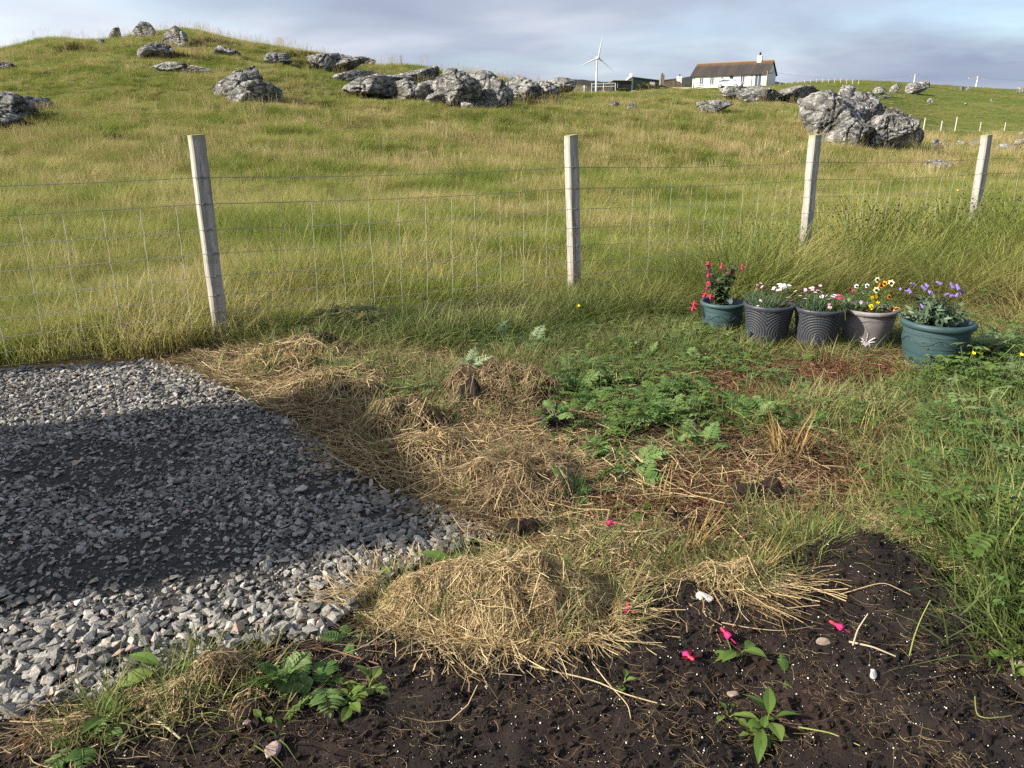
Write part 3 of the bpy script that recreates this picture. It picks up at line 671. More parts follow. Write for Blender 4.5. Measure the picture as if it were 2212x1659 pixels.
for t in range(-1, 5):
    x, y = F0+FD*t-FU*LEAN[t][0]*1.3; z = float(H(x, y)); top = 1.3-z if t >= 0 else 1.28
    o = thing('fence_post', (x, y, z), PL[t], 'fence post', 'posts of the wire fence', (0, LEAN[t][0], fa+R({0: 9, 1: -2, 2: -6, 3: -8}.get(t, 0))))
    b = B(); hw = .043; k = 14; zs = np.linspace(-.25, top, k); ring = []
    pr = np.array([(-1, -.82), (-.82, -1), (.82, -1), (1, -.82), (1, .82), (.82, 1), (-.82, 1), (-1, .82)])*hw
    V = np.concatenate([np.c_[pr*(1+.02*rg.normal())+rg.normal(0, .0012, 2), np.full(8, q)] for q in zs]); V[-8:, 2] += pr[:, 0]*.08
    i = np.arange(k-1)[:, None]*8; j = np.arange(8)[None]
    b.add(V, np.stack([i+j, i+(j+1) % 8, i+8+(j+1) % 8, i+8+j], -1).reshape(-1, 4)); b.add(V[-8:], np.arange(8)[None])
    b.obj('timber', MAT_POST, o)
    for h in WH[1:]: mo('staple', ME_STAPLE, o, (rg.uniform(-.02, .02), -hw-.001, h), (0, rg.uniform(-.3, .3), 0))
    if t == 1:
        q = np.linspace(0, 1, 14); b = B(); tube(b, np.c_[-.035+.05*q+.012*np.sin(q*9), np.full(14, -hw-.012), .72-.72*q], .0035, 5); b.obj('climbing_stem', plain('dead_stem', (.10, .06, .04)), o)
fence = thing('wire_fence', (*(F0+FN*.046), 0), 'galvanised square mesh stock fence with one plain wire above, strung between the posts', 'fence')
def fpt(s, h, off=0.):
    """point on the fence: s spans along, h above ground; the wires sag a little between posts"""
    q = F0+FD*s+FN*(.046+off)
    z0 = float(H(*(F0+FD*math.floor(s))))*(1-(s-math.floor(s)))+float(H(*(F0+FD*(math.floor(s)+1))))*(s-math.floor(s))
    return np.array([q[0], q[1], z0+h-.02*math.sin(math.pi*(s-math.floor(s)))])-np.array([*(F0+FN*.046), 0])
ss = np.arange(-1, 4.001, .0365)
for h in WH:
    b = B(); pts = np.array([fpt(s, h+(.004*math.sin(s*86+h*40) if h < 1 else 0)) for s in ss]); tube(b, pts, .0017 if h < .8 else .0020, 4); b.obj('line_wire', MAT_WIRE_MID if h < .8 else MAT_WIRE_DARK, fence)
vme = []
for k in range(4):
    b = B(); pts = []
    for a, c_ in zip(WH[:-2], WH[1:-1]): pts += [(rg.normal(0, .004), 0, a), (rg.normal(0, .003)+.003*(-1)**k, .002, (a+c_)/2)]
    pts.append((0, 0, WH[-2])); tube(b, pts, .0012, 4); vme.append(b.mesh('stay_wire', MAT_WIRE))
step = .205/np.linalg.norm(FD)
for k, s in enumerate(np.arange(-.97, 3.99, step)):
    p = fpt(s, 0); mo('stay_wire', vme[k % 4], fence, p, (0, rg.normal(0, .012), fa))

# ================================================================== heaps of cut grass and turf
MAT_STRAW = leafmat('cut_straw', [(.02, (.12, .075, .035)), (.3, (.26, .18, .085)), (.62, (.42, .32, .165)), (.95, (.56, .46, .27))], .18, None, .65, .0)
MAT_STRAW_BR = leafmat('brown_straw', [(.02, (.06, .038, .020)), (.35, (.16, .11, .056)), (.7, (.28, .205, .11)), (1, (.42, .33, .19))], .15, None, .7, .0)
MAT_STRAW_GR = leafmat('greenish_hay', [(.02, (.06, .075, .025)), (.4, (.13, .15, .05)), (.75, (.25, .23, .10)), (1, (.38, .33, .17))], .2, None, .65, .0)
m = Mt('turf_clod', .95, .1); m.col(m.ramp(m.noise(30, 6, True, None, .7), [(.3, (.014, .009, .007)), (.55, (.038, .024, .015)), (.75, (.09, .06, .032))])); m.bump(m.noise(50, 5), 1., .03); MAT_TURF = m.m
m = Mt('root_mat', .95, .1); m.col(m.ramp(m.noise(40, 6, True, None, .7), [(.3, (.030, .012, .008)), (.55, (.085, .034, .018)), (.75, (.15, .07, .035))])); m.bump(m.noise(60, 5), 1., .03); MAT_ROOT = m.m
HEAPS = []
def base_z(x, y):
    z = H(x, y); u, v, _ = proj(x, y, z); return np.where(inpoly(u, v, SOIL) & (y < 3.2), z+.03, np.where(inpoly(u, v, GRAVEL) & (y < 5), z+.03, z))
def heap(cu, cv, ru, rv, h, nst, mat, label, core, th=0., spread=.6, L=(.08, .24), seed=0, w=.0032, cover=1.15, wig=.35, name='cut_grass_heap', cat='grass heap'):
    """a mound of earth with cut stalks lying over it; sizes from the photo's pixels"""
    rg = np.random.default_rng(900+seed); c = flat(cu, cv); dep = c[1]*CP+HC*SP
    rx = ru/FPX*dep; ry = max(.06, abs(flat(cu, cv-rv)[1]-flat(cu, cv+rv)[1])/2)
    def hz(x, y):
        dx_, dy_ = (x-c[0])/rx, (y-c[1])/ry; q = dx_**2+dy_**2
        f = sstep(1, .1, q*(1+.35*fbm(x/.12+seed, y/.12, 0, 95+seed, 2)))
        return base_z(x, y)+h*f*(.80+.95*fbm(x/.15+seed, y/.13, 0, 90+seed, 4))
    t = thing(name, (c[0], c[1], float(base_z(c[0], c[1]))), label, cat, 'heaps of cut grass and turf')
    off = np.array(t.location)
    q = np.linspace(0, 1, 15)[1:]; a = np.linspace(0, 2*np.pi, 49)[:-1]
    X = c[0]+rx*q[:, None]*np.cos(a)*(1+.12*np.sin(3*a+seed)); Y = c[1]+ry*q[:, None]*np.sin(a)*(1+.12*np.sin(3*a+seed))
    Z = hz(X, Y)-np.where(q > .95, .03, 0)[:, None]-.004
    V = np.concatenate([[[c[0], c[1], float(hz(c[0], c[1]))]], np.stack([X, Y, Z], -1).reshape(-1, 3)])-off
    b = B(); i = np.arange(13)[:, None]*48+1; j = np.arange(48)[None]; j2 = (j+1) % 48
    b.add(V, np.stack([i+j, i+48+j, i+48+j2, i+j2], -1).reshape(-1, 4)); b.add(V[:49], np.stack([np.zeros(48, int), 1+j[0], 1+j2[0]], -1))
    b.obj('turf', core, t, True)
    if nst:
        aa = rg.uniform(0, 2*np.pi, nst); rr = cover*rg.uniform(0, 1, nst)**.6*(1+.38*fbm(np.cos(aa)*1.6+seed, np.sin(aa)*1.6, 0, 60+seed, 3))
        x0, y0 = c[0]+rx*rr*np.cos(aa), c[1]+ry*rr*np.sin(aa)
        d = th+rg.normal(0, spread*1.15, nst)+2.6*fbm(x0/.18, y0/.18, 0, 70+seed, 2); d = np.where(rg.uniform(0, 1, nst) < .25, rg.uniform(0, 6.28, nst), d)
        d = np.where(rg.uniform(0, 1, nst) < .5, d, d+np.pi); ln = L[0]*.6+(L[1]*1.05-L[0]*.6)*rg.uniform(0, 1, nst)**1.5; k = 6
        s_ = (np.linspace(-.5, .5, k)[None]*ln[:, None]); dd = d[:, None]+np.cumsum(rg.normal(0, wig*.75, (nst, k)), 1); stp = ln[:, None]/k
        X = x0[:, None]+np.cumsum(np.cos(dd)*stp, 1); Y = y0[:, None]+np.cumsum(np.sin(dd)*stp, 1)
        lift = (.004+.030*rg.uniform(0, 1, nst)**2.2)[:, None]+np.abs(s_)*np.abs(rg.normal(0, .18, nst))[:, None]*np.where(s_ > 0, 1, .2)
        Z = hz(X, Y)+lift
        pts = np.stack([X, Y, Z], -1)-off
        sd_ = np.stack([-np.sin(d), np.cos(d), rg.normal(0, .5, nst)], 1); sd_ /= np.linalg.norm(sd_, axis=1)[:, None]
        b = B(); strips(b, pts, (w*rg.uniform(.35, 1.25, nst))[:, None]*np.ones((1, k)), sd_, np.clip(rg.normal(.5, .33, nst)+.25*fbm(x0/.1, y0/.1, 0, 66, 2), 0, 1)); tag(b.obj('straw', mat, t), kind='stuff')
    HEAPS.append((c[0], c[1], rx, ry, hz)); return t
heap(1065, 1325, 285, 82, .10, 12000, MAT_STRAW, 'big golden heap of cut straw between the gravel and the dark soil', MAT_TURF, .2, .7, (.05, .22), 1, .0019, 1.05, .28)
heap(1130, 1050, 155, 85, .085, 4600, MAT_STRAW_BR, 'brown tangled heap of cut grass at the pointed end of the gravel', MAT_TURF, -.4, .9, (.10, .28), 2, .0026)
heap(870, 930, 120, 48, .095, 1300, MAT_STRAW_BR, 'turf sod with a dark torn soil face beside the gravel edge', MAT_TURF, .5, .6, (.12, .3), 3, .0036)
heap(940, 985, 150, 38, .06, 1300, MAT_STRAW, 'flattened swathe of cut stalks lying along the gravel edge', MAT_TURF, -.15, .35, (.18, .4), 4, .0036)
heap(1085, 850, 150, 55, .11, 2600, MAT_STRAW_BR, 'greyish brown dome of dead grass beside the green weeds', MAT_TURF, .9, .5, (.12, .3), 5, .0028)
heap(760, 715, 140, 30, .10, 1500, MAT_STRAW_GR, 'combed over green tussock of long grass below the wire fence', MAT_TURF, .05, .25, (.22, .5), 6, .0042)
heap(640, 790, 150, 40, .09, 1500, MAT_STRAW, 'pale straw heap with a black lump of soil by the fence corner', MAT_TURF, -.3, .6, (.16, .4), 7, .0038)
heap(740, 850, 130, 40, .09, 1200, MAT_STRAW, 'sprawling straw sod on the slanting edge of the gravel', MAT_TURF, -.6, .5, (.16, .36), 8, .0036)
heap(1010, 690, 120, 30, .10, 900, MAT_STRAW_GR, 'tawny tussock of bent grass between the wire fence and the weeds', MAT_TURF, .3, .5, (.2, .45), 9, .004)
heap(1320, 1195, 190, 50, .035, 2600, MAT_STRAW, 'low mat of straw where a magenta flower has fallen', MAT_ROOT, .1, .7, (.06, .2), 10, .0022)
heap(1560, 1268, 110, 34, .05, 1100, MAT_STRAW, 'fan of pale straw at the back edge of the dark soil', MAT_TURF, -.5, .4, (.12, .28), 11, .0022)
heap(1790, 1200, 170, 36, .04, 1500, MAT_STRAW_GR, 'greenish straw strip behind the soil mound', MAT_TURF, .2, .5, (.10, .26), 12, .0023)
heap(1935, 1165, 90, 38, .06, 1300, MAT_STRAW, 'bleached tuft of straw beside the broad leaved weeds', MAT_TURF, .1, .35, (.08, .2), 13, .0022)
heap(490, 1500, 78, 36, .055, 900, MAT_STRAW_BR, 'reddish root sod lying on the front edge of the gravel', MAT_ROOT, .2, .9, (.05, .14), 14, .0024, name='turf_sod', cat='sod')
heap(370, 1545, 100, 30, .03, 700, MAT_STRAW, 'wisps of pale dry grass at the front rim of the gravel', MAT_TURF, .3, .8, (.06, .16), 15, .0022)
heap(545, 1575, 48, 26, .06, 60, MAT_STRAW_BR, 'black clod of peat below the reddish sod', MAT_SOIL, .3, .8, (.04, .1), 16, .002, name='soil_clod', cat='clod')
for (cu, cv, ru, rv, h_, sd_, lb_) in ((690, 762, 62, 15, .07, 21, 'black lump of torn peat behind the pale straw heap'), (835, 945, 46, 20, .10, 22, 'dark torn soil face of the turf sod'), (1195, 925, 42, 26, .08, 23, 'dark peat clod between the brown heap and the green weeds'), (1130, 1165, 60, 18, .05, 24, 'black peat clod at the tip of the gravel'), (1640, 1085, 70, 16, .05, 25, 'dark peat clod on the bare red patch'), (1480, 1135, 60, 18, .05, 26, 'dark peat clod beside the fanned rush stump'), (1010, 880, 40, 14, .06, 27, 'small dark clod between two brown heaps')):
    heap(cu, cv, ru, rv, h_+.055, 45, MAT_STRAW_BR, lb_, MAT_SOIL, .4, .9, (.05, .16), sd_, .0022, .9, name='soil_clod', cat='clod')
heap(150, 1620, 120, 26, .03, 500, MAT_STRAW_BR, 'brown fibrous patch at the soil edge below the gravel', MAT_ROOT, .3, .8, (.06, .18), 17, .0022)

# ================================================================== litter, roots and grit
rg = np.random.default_rng(21)
LITTER = [(700, 780, 220, 40, 1), (480, 800, 110, 20, .8), (700, 870, 120, 50, 1), (850, 970, 150, 60, 1), (1000, 1010, 220, 80, .9), (1150, 1160, 110, 45, .7), (1250, 1220, 200, 40, 1.1), (1500, 1240, 180, 30, 1.1), (1750, 1195, 150, 35, 1),
          (1930, 1165, 120, 50, 1.1), (1700, 1090, 200, 80, .55), (1500, 1060, 220, 90, .6), (1720, 970, 160, 40, .8), (2010, 1250, 110, 50, .8), (1300, 760, 300, 60, .35), (1850, 760, 200, 25, .6), (2000, 880, 200, 60, .3), (1150, 940, 130, 60, .8), (2150, 660, 120, 60, .7)]
def garden(n, dens, x0=-3.4, x1=8., y0=1.2, y1=9.6, soil_ok=False, side=0.05):
    n = int(n*(x1-x0)/8.6*(y1-y0)/7.4)
    X = rg.uniform(x0, x1, n); Y = rg.uniform(y0, y1, n); Z = H(X, Y); u, v, d = proj(X, Y, Z)
    ok = (fside(X, Y) > side) & (u > -80) & (u < 3300) & ~inpoly(u, v, GRAVEL)
    if not soil_ok: ok &= ~inpoly(u, v, SOIL)
    ok &= rg.uniform(0, 1, n) < np.clip(dens(u, v), 0, 1)
    return X[ok], Y[ok], Z[ok], u[ok], v[ok]
lp = []
for k in range(6):
    n = 46; b = B(); d = rg.uniform(0, 6.28)+rg.normal(0, .7, n); x0, y0 = rg.normal(0, .09, (2, n)); L = rg.uniform(.06, .24, n); s_ = np.linspace(-.5, .5, 5)[None]*L[:, None]; dd = d[:, None]+rg.normal(0, .35, n)[:, None]*np.linspace(-1, 1, 5)[None]
    pts = np.stack([x0[:, None]+np.cos(dd)*s_, y0[:, None]+np.sin(dd)*s_, .006+rg.uniform(0, .03, n)[:, None]+np.abs(s_)*rg.uniform(0, .35, n)[:, None]], -1)
    sd_ = np.stack([-np.sin(d), np.cos(d), rg.normal(0, .5, n)], 1); strips(b, pts, (.0018*rg.uniform(.5, 1.3, n))[:, None]*np.ones((1, 5)), sd_, np.clip(rg.normal(.45, .28, n), 0, 1)); lp.append(proto('p', b, MAT_STRAW if k % 2 else MAT_STRAW_BR))
X, Y, Z, u, v = garden(9000, lambda u, v: .05+.62*gauss(u, v, LITTER))
scatter('straw_litter', lp, np.stack([X, Y, Z], 1), rg.uniform(0, 6.28, len(X)), rg.uniform(.7, 1.3, len(X))[:, None], rg.integers(0, 6, len(X)), None, 'loose cut straw and dead stalks strewn over the garden earth', 'straw')
# reddish root crumbs on the bare peat
rp_ = []
for k in range(3):
    n = 60; b = B(); d = rg.uniform(0, 6.28, n); x0, y0 = rg.normal(0, .07, (2, n)); L = rg.uniform(.015, .06, n); s_ = np.linspace(-.5, .5, 4)[None]*L[:, None]; dd = d[:, None]+rg.normal(0, .9, n)[:, None]*np.linspace(-1, 1, 4)[None]
    pts = np.stack([x0[:, None]+np.cos(dd)*s_, y0[:, None]+np.sin(dd)*s_, .004+rg.uniform(0, .03, n)[:, None]+np.abs(s_)*rg.uniform(0, .7, n)[:, None]], -1)
    strips(b, pts, (.0026*rg.uniform(.5, 1.3, n))[:, None]*np.ones((1, 4)), np.stack([-np.sin(d), np.cos(d), rg.normal(0, .5, n)], 1), rg.uniform(0, 1, n))
    rp_.append(proto('p', b, leafmat('root_fibre', [(0, (.05, .018, .010)), (.5, (.13, .052, .028)), (1, (.26, .14, .08))], .1, None, .8, .3)))
X, Y, Z, u, v = garden(9000, lambda u, v: .9*gauss(u, v, PEAT))
scatter('root_fibres', rp_, np.stack([X, Y, Z], 1), rg.uniform(0, 6.28, len(X)), rg.uniform(.7, 1.3, len(X))[:, None], rg.integers(0, 3, len(X)), None, 'reddish brown torn roots on the bare peat patches', 'roots')
# soil crumbs, fine roots and white grit on the dug bed
n = 60000; X = rg.uniform(-2.3, 2.5, n); Y = rg.uniform(1.0, 2.7, n); u, v, d = proj(X, Y, H(X, Y)); ok = inpoly(u, v, SOIL) & (v < 1760); X, Y = X[ok], Y[ok]; n = len(X)
sz = .0022+.010*rg.uniform(0, 1, n)**8
cp = []
for k in range(5): cp.append(proto('p', B().add(*hull(rg.normal(size=(14, 3))*np.array([.62, .55, .45]))), MAT_SOIL))
scatter('soil_crumbs', cp, np.stack([X, Y, soil_z(X, Y)+sz*.3], 1), rg.uniform(0, 6.28, n), sz[:, None], rg.integers(0, 5, n), soil)
gm = plain('white_grit', (.62, .60, .56), .8); gb = [proto('p', B().add(ICO[1][0]*.5, ICO[1][1]), gm)]
q = rg.choice(n, 3400, False); scatter('white_grit', gb, np.stack([X[q]+.004, Y[q], soil_z(X[q]+.004, Y[q])+.001], 1), rg.uniform(0, 6, 3400), (.0014+.0035*rg.uniform(0, 1, 3400)**6)[:, None], np.zeros(3400), soil)
fp = []
for k in range(4):
    n2 = 7; b = B(); d = rg.uniform(0, 6.28, n2); x0, y0 = rg.normal(0, .05, (2, n2)); L = rg.uniform(.025, .10, n2); s_ = np.linspace(-.5, .5, 7)[None]*L[:, None]; dd = d[:, None]+rg.normal(0, 1., n2)[:, None]*np.linspace(-1, 1, 7)[None]
    pts = np.stack([x0[:, None]+np.cos(dd)*s_, y0[:, None]+np.sin(dd)*s_, .006+rg.uniform(0, .012, n2)[:, None]+np.abs(s_)*rg.uniform(0, .3, n2)[:, None]], -1)
    strips(b, pts, (.0007*rg.uniform(.5, 1.5, n2))[:, None]*np.ones((1, 7)), np.stack([-np.sin(d), np.cos(d), rg.normal(0, .5, n2)], 1), rg.uniform(0, 1, n2)*.8); fp.append(proto('p', b, MAT_STRAW_BR))
q = rg.choice(n, 650, False); scatter('fine_roots', fp, np.stack([X[q], Y[q], soil_z(X[q], Y[q])], 1), rg.uniform(0, 6.28, 650), rg.uniform(.4, 1.0, 650)[:, None], rg.integers(0, 4, 650), soil)

# ================================================================== living grass on the garden side
MAT_LAWN = leafmat('garden_grass', [(.05, (.045, .075, .018)), (.30, (.095, .135, .034)), (.55, (.17, .195, .062)), (.76, (.26, .25, .10)), (.95, (.37, .32, .16))], .35, .9)
GREEN = [(2650, 900, 420, 420, 1.4), (1500, 690, 420, 60, 1), (1000, 735, 320, 34, .8), (1180, 740, 120, 50, .7), (1700, 755, 280, 26, .9), (1330, 770, 220, 60, .6), (1480, 930, 200, 40, .22), (1820, 890, 190, 42, .9), (2120, 980, 170, 150, 1.3), (2230, 1200, 190, 130, 1.5), (2190, 1360, 100, 70, 1.3), (2120, 790, 160, 50, .35), (900, 835, 140, 28, .6),
         (2050, 1130, 90, 60, .8), (1640, 900, 120, 26, .3), (1400, 1130, 60, 20, .4), (1100, 1260, 90, 26, .5), (1700, 1150, 200, 40, .25)]
gg = []
for k in range(5):
    b = B(); blades(b, 55, .10, (.05, .15), .0042, .35, .6, 4, rg); gg.append(proto('p', b, MAT_LAWN))
X, Y, Z, u, v = garden(15000, lambda u, v: .02+.85*gauss(u, v, GREEN)*(1-.95*np.exp(-((u-2010)/100)**2-((v-800)/32)**2))*(1-.8*np.clip(gauss(u, v, PEAT), 0, 1)))
s = rg.uniform(.6, 1.2, len(X))*(1+.5*sstep(1950, 2200, u)*sstep(700, 1000, v)); edge = fside(X, Y) < .9; s[edge] *= 1.5
scatter('garden_grass', gg, np.stack([X, Y, Z-.005], 1), rg.uniform(0, 6.28, len(X)), s[:, None], rg.integers(0, 5, len(X)), None, 'short green grass growing back over the garden earth', 'grass')
# longer grass at the foot of the fence and behind the pots
MAT_VERGE = leafmat('verge_grass', [(.05, (.060, .10, .018)), (.4, (.14, .175, .036)), (.65, (.25, .25, .075)), (.85, (.38, .33, .13)), (1, (.50, .42, .21))], .3, .8, .6, .4)
vp = []
for k in range(6):
    b = B(); blades(b, 64, .13, (.22, .60), .0048, .45, .55, 6, rg); blades(b, 30, .13, (.10, .25), .005, .4, .5, 4, rg); vp.append(proto('p', b, MAT_VERGE))
X, Y, Z, u, v = garden(3400, lambda u, v: np.where(v < 695-(u-1100)*.03, 1., 0)*sstep(470, 900, u)*.9, y0=4.2)
s = rg.uniform(.6, 1.2, len(X))*(.5+.55*sstep(1250, 1600, u))*(1+.4*fbm(X*1.6, Y*1.6, 0, 4, 2))
scatter('verge_grass', vp, np.stack([X, Y, Z-.01], 1), rg.uniform(0, 6.28, len(X)), s[:, None], rg.integers(0, 6, len(X)), None, 'long uncut grass along the foot of the wire fence behind the pots', 'grass')

# ================================================================== rushes
MAT_RUSH = leafmat('rush', [(.05, (.060, .095, .016)), (.5, (.15, .19, .036)), (.8, (.27, .27, .075)), (1, (.46, .38, .17))], .2, None, .5, .25)
MAT_SEED = plain('rush_seed', (.035, .022, .012), .9)
rush_me = []
for k in range(5):
    n = 210; b = B(); blades(b, n, .17, (.45, .85), .0068, .36, .18, 5, rg); blades(b, 60, .18, (.2, .5), .004, .7, .5, 4, rg, rr=rg.uniform(.6, 1, 60))
    sb = B()
    V = np.concatenate(b.v); tips = V[:n*10].reshape(n, 5, 2, 3).mean(2)
    for q in range(0, n, 5):
        c0 = tips[q, 3]*.75+tips[q, 4]*.25; r_ = rg.uniform(.005, .009); sb.add(ICO[1][0]*np.array([r_, r_, r_*1.3])+c0, ICO[1][1])
    rush_me.append((b.mesh('stems', MAT_RUSH), sb.mesh('seed_heads', MAT_SEED)))
RB = [(2300, 560, 1.), (2380, 600, .95), (2460, 560, 1.), (1490, 645, .6), (1545, 612, .7), (1600, 600, .75), (1665, 605, .8), (1720, 585, .85), (1790, 600, .8), (1840, 570, .95), (1880, 610, .8), (1930, 560, 1.), (1985, 590, .9), (2030, 555, 1.05), (2080, 590, .9), (2120, 545, 1.05), (2170, 575, 1.), (2215, 550, 1.05),
      (1640, 555, .75), (1570, 560, .6), (1760, 548, .85), (2060, 520, .95), (2190, 515, 1.), (1950, 525, .9), (1860, 530, .85), (2240, 600, 1.), (2140, 620, .75), (1700, 630, .6)]
for k, (u, v, s_) in enumerate(RB):
    p = G(u, v); o = thing('rush_tussock', p, 'tall green rush tussock with dark seed heads in the thicket behind the flower pots', 'rush', 'rushes behind the flower pots', (0, 0, rg.uniform(0, 6.28)))
    o.scale = (s_*rg.uniform(.95, 1.25),)*2+(s_*rg.uniform(.85, 1.05),)
    a, c_ = rush_me[k % 5]; tag(mo('stems', a, o), kind='stuff'); tag(mo('seed_heads', c_, o), kind='stuff')
# rushes dotted over the field
for k, (u, v, s_, lb) in enumerate(((975, 305, .8, 'dark rush tussock in the middle of the field below the cliff'), (1175, 262, .8, 'dark rush tussock in the field under the end of the cliff'), (790, 385, .6, 'low brownish rush tussock in the field between the first two posts'),
                                  (600, 545, .5, 'dark green rush clump in the field close behind the mesh'), (1190, 355, .6, 'brown rush clump just beyond the second post'), (1130, 255, .8, 'broad rush tussock beneath the cliff stones'), (1540, 640, .55, 'green rush clump at the fence behind the fuchsia pot'))):
    p = G(u, v); o = thing('rush_tussock', p, lb, 'rush', 'rushes scattered over the field', (0, 0, k)); o.scale = (s_*1.2, s_*1.2, s_*.7); a, c_ = rush_me[k % 5]; tag(mo('stems', a, o), kind='stuff')
# matted dead grass leaning over at the end of the pots
MAT_MAT = leafmat('matted_grass', [(.05, (.08, .085, .02)), (.4, (.19, .17, .05)), (.7, (.31, .25, .10)), (1, (.44, .36, .18))], .25, None, .6, .2)
mm = []
for k in range(3):
    b = B(); blades(b, 170, .20, (.3, .7), .0042, .9, .9, 6, rg); mm.append(b.mesh('blades', MAT_MAT))
for k, (u, v, s_) in enumerate(((2130, 655, .8), (2190, 650, .9), (2170, 705, .7), (2225, 700, .9), (2080, 640, .8), (2010, 622, .8), (1940, 625, .7), (2235, 760, .7), (1860, 632, .7), (1790, 630, .6), (1600, 640, .5), (1480, 665, .6), (1400, 665, .6), (1300, 640, .7), (1220, 650, .6))):
    p = G(u, v); o = thing('grass_tussock', p, 'tawny tussock of long matted grass bending over behind the flower pots', 'grass', 'matted tussocks behind the pots', (0, 0, rg.uniform(0, 6.28))); o.scale = (s_, s_, s_*.85)
    tag(mo('blades', mm[k % 3], o), kind='stuff')

# ================================================================== weeds, each plant its own
rg = np.random.default_rng(33)
MAT_SILVER = leafmat('silverweed_leaf', [(.05, (.060, .125, .028)), (.5, (.11, .19, .050)), (.9, (.19, .26, .10))], .3, None, .55, .7)
MAT_SILVER_PALE = leafmat('silverweed_leaf_pale', [(.05, (.085, .14, .060)), (.5, (.14, .20, .095)), (.9, (.20, .25, .14))], .3, None, .55, .7)
MAT_DOCK = leafmat('dock_leaf', [(.05, (.055, .11, .020)), (.5, (.11, .18, .035)), (.9, (.19, .25, .06))], .35, None, .5, .6)
MAT_STALK = plain('green_stalk', (.12, .15, .045), .6)
def feather(L, pairs, arch, rg, k=5, wid=.34):
    """one ferny leaf: midrib with paired toothed leaflets, along +X"""
    b = B(); t = np.linspace(0, 1, 9); mid = np.stack([L*t, np.zeros(9), L*(.55*t-arch*t*t)], 1); tube(b, mid, np.linspace(.0024, .0008, 9), 4, r=.8)
    for q in range(pairs):
        tt = .22+.76*q/(pairs-1); p = np.array([L*tt, 0, L*(.55*tt-arch*tt*tt)]); w = L*wid*math.sin(math.pi*(.12+.8*tt)**1.1)*rg.uniform(.85, 1.1)
        for s_ in (-1, 1): leaf(b, p, np.array([.5, s_*1., .12+rg.normal(0, .12)]), np.array([0, 0, 1.]), max(w, .010), max(w, .010)*.52, .25, .25, k, rg.uniform(0, 1), .85, .28)
    leaf(b, mid[-1], np.array([1, 0, -.3]), np.array([0, 0, 1.]), L*.14, L*.09, .2, .2, k, .6, .85, .28)
    return b
SILVER = [feather(rg.uniform(.10, .15), 9, rg.uniform(.35, .75), rg).mesh('leaf', MAT_SILVER) for _ in range(4)]
SILVER_P = [feather(rg.uniform(.12, .16), 8, rg.uniform(.35, .7), rg).mesh('leaf', MAT_SILVER_PALE) for _ in range(3)]
SILVER_BIG = [feather(.17, 10, .55, rg, 9, .40).mesh('leaf', MAT_SILVER) for _ in range(2)]
def oval(L, W, rg, pet=.35):
    b = B(); tube(b, [(0, 0, 0), (L*pet*.5, 0, L*.25), (L*pet, 0, L*.42)], .0022, 4, r=.9)
    leaf(b, (L*pet, 0, L*.42), (1, 0, rg.uniform(-.1, .45)), (0, 0, 1.), L, W, .35, .22, 9, .5, .9); return b
DOCK = [oval(rg.uniform(.08, .13), rg.uniform(.035, .06), rg).mesh('leaf', MAT_DOCK) for _ in range(4)]
ROUND = [oval(.075, .055, rg, .5).mesh('leaf', MAT_DOCK) for _ in range(2)]
SMALL = [oval(.035, .02, rg, .5).mesh('leaf', MAT_DOCK) for _ in range(2)]
def plant(name, u, v, meshes, n, label, cat, group=None, s=1., spread=6.28, a0=0., tilt=(-.5, .35), z=None):
    p = G(u, v); zz_ = p[2]
    if inpoly(np.array(u), np.array(v), SOIL): zz_ = float(soil_z(p[0], p[1]))
    for (hx, hy, rx, ry, hz) in HEAPS:
        if ((p[0]-hx)/rx)**2+((p[1]-hy)/ry)**2 < 1: zz_ = max(zz_, float(hz(p[0], p[1])))
    o = thing(name, (p[0], p[1], zz_-.004), label, cat, group)
    for k in range(n):
        mo('leaf', meshes[k % len(meshes)], o, rg.normal(0, .006, 3)*np.array([1, 1, 0]), (rg.normal(0, .25), rg.uniform(*tilt), a0+spread*(k+rg.uniform(-.3, .3))/n), s*rg.uniform(.7, 1.15))
    return o
plant('silverweed', 605, 1512, SILVER_BIG, 7, 'lush silverweed with large toothed leaves beside the reddish sod', 'weed', None, .62, 6.28, .3, (-.75, .1))
plant('silverweed', 692, 1520, SILVER_BIG, 6, 'bright silverweed spreading a star of toothed leaves between soil and gravel', 'weed', None, .62, 6.28, .8, (-.4, .35))
plant('silverweed', 372, 1500, DOCK, 5, 'small bright green seedling at the front rim of the gravel', 'weed', None, .8)
plant('silverweed', 578, 1597, SMALL, 5, 'tiny seedling beside the black clod of peat', 'weed', None, 1.)
plant('silverweed', 760, 1420, SILVER, 4, 'little silverweed at the tip of the straw heap and the gravel', 'weed', None, .55)
PALE = [(1062, 745, 1.1), (1100, 722, 1.), (1150, 760, 1.1), (1010, 830, .9), (2115, 790, 1.2), (2165, 770, 1.2), (2140, 835, 1.), (2198, 850, 1.1), (2205, 1040, 1.), (2190, 940, .9), (2050, 850, .8)]
for (u, v, s_) in PALE[:4]: plant('silverweed', u, v, SILVER_P, 6, 'pale silverweed rosette between the grass tussocks and the green weeds', 'weed', 'pale silverweed by the tussocks', s_*1.15, 6.28, 0., (-1.0, -.1))
for (u, v, s_) in PALE[4:]: plant('silverweed', u, v, SILVER_P, 8, 'pale grey green silverweed beside the large teal pot', 'weed', 'pale silverweed by the large pot', s_*1.3, 6.28, 0., (-1.0, -.1))
pts = []
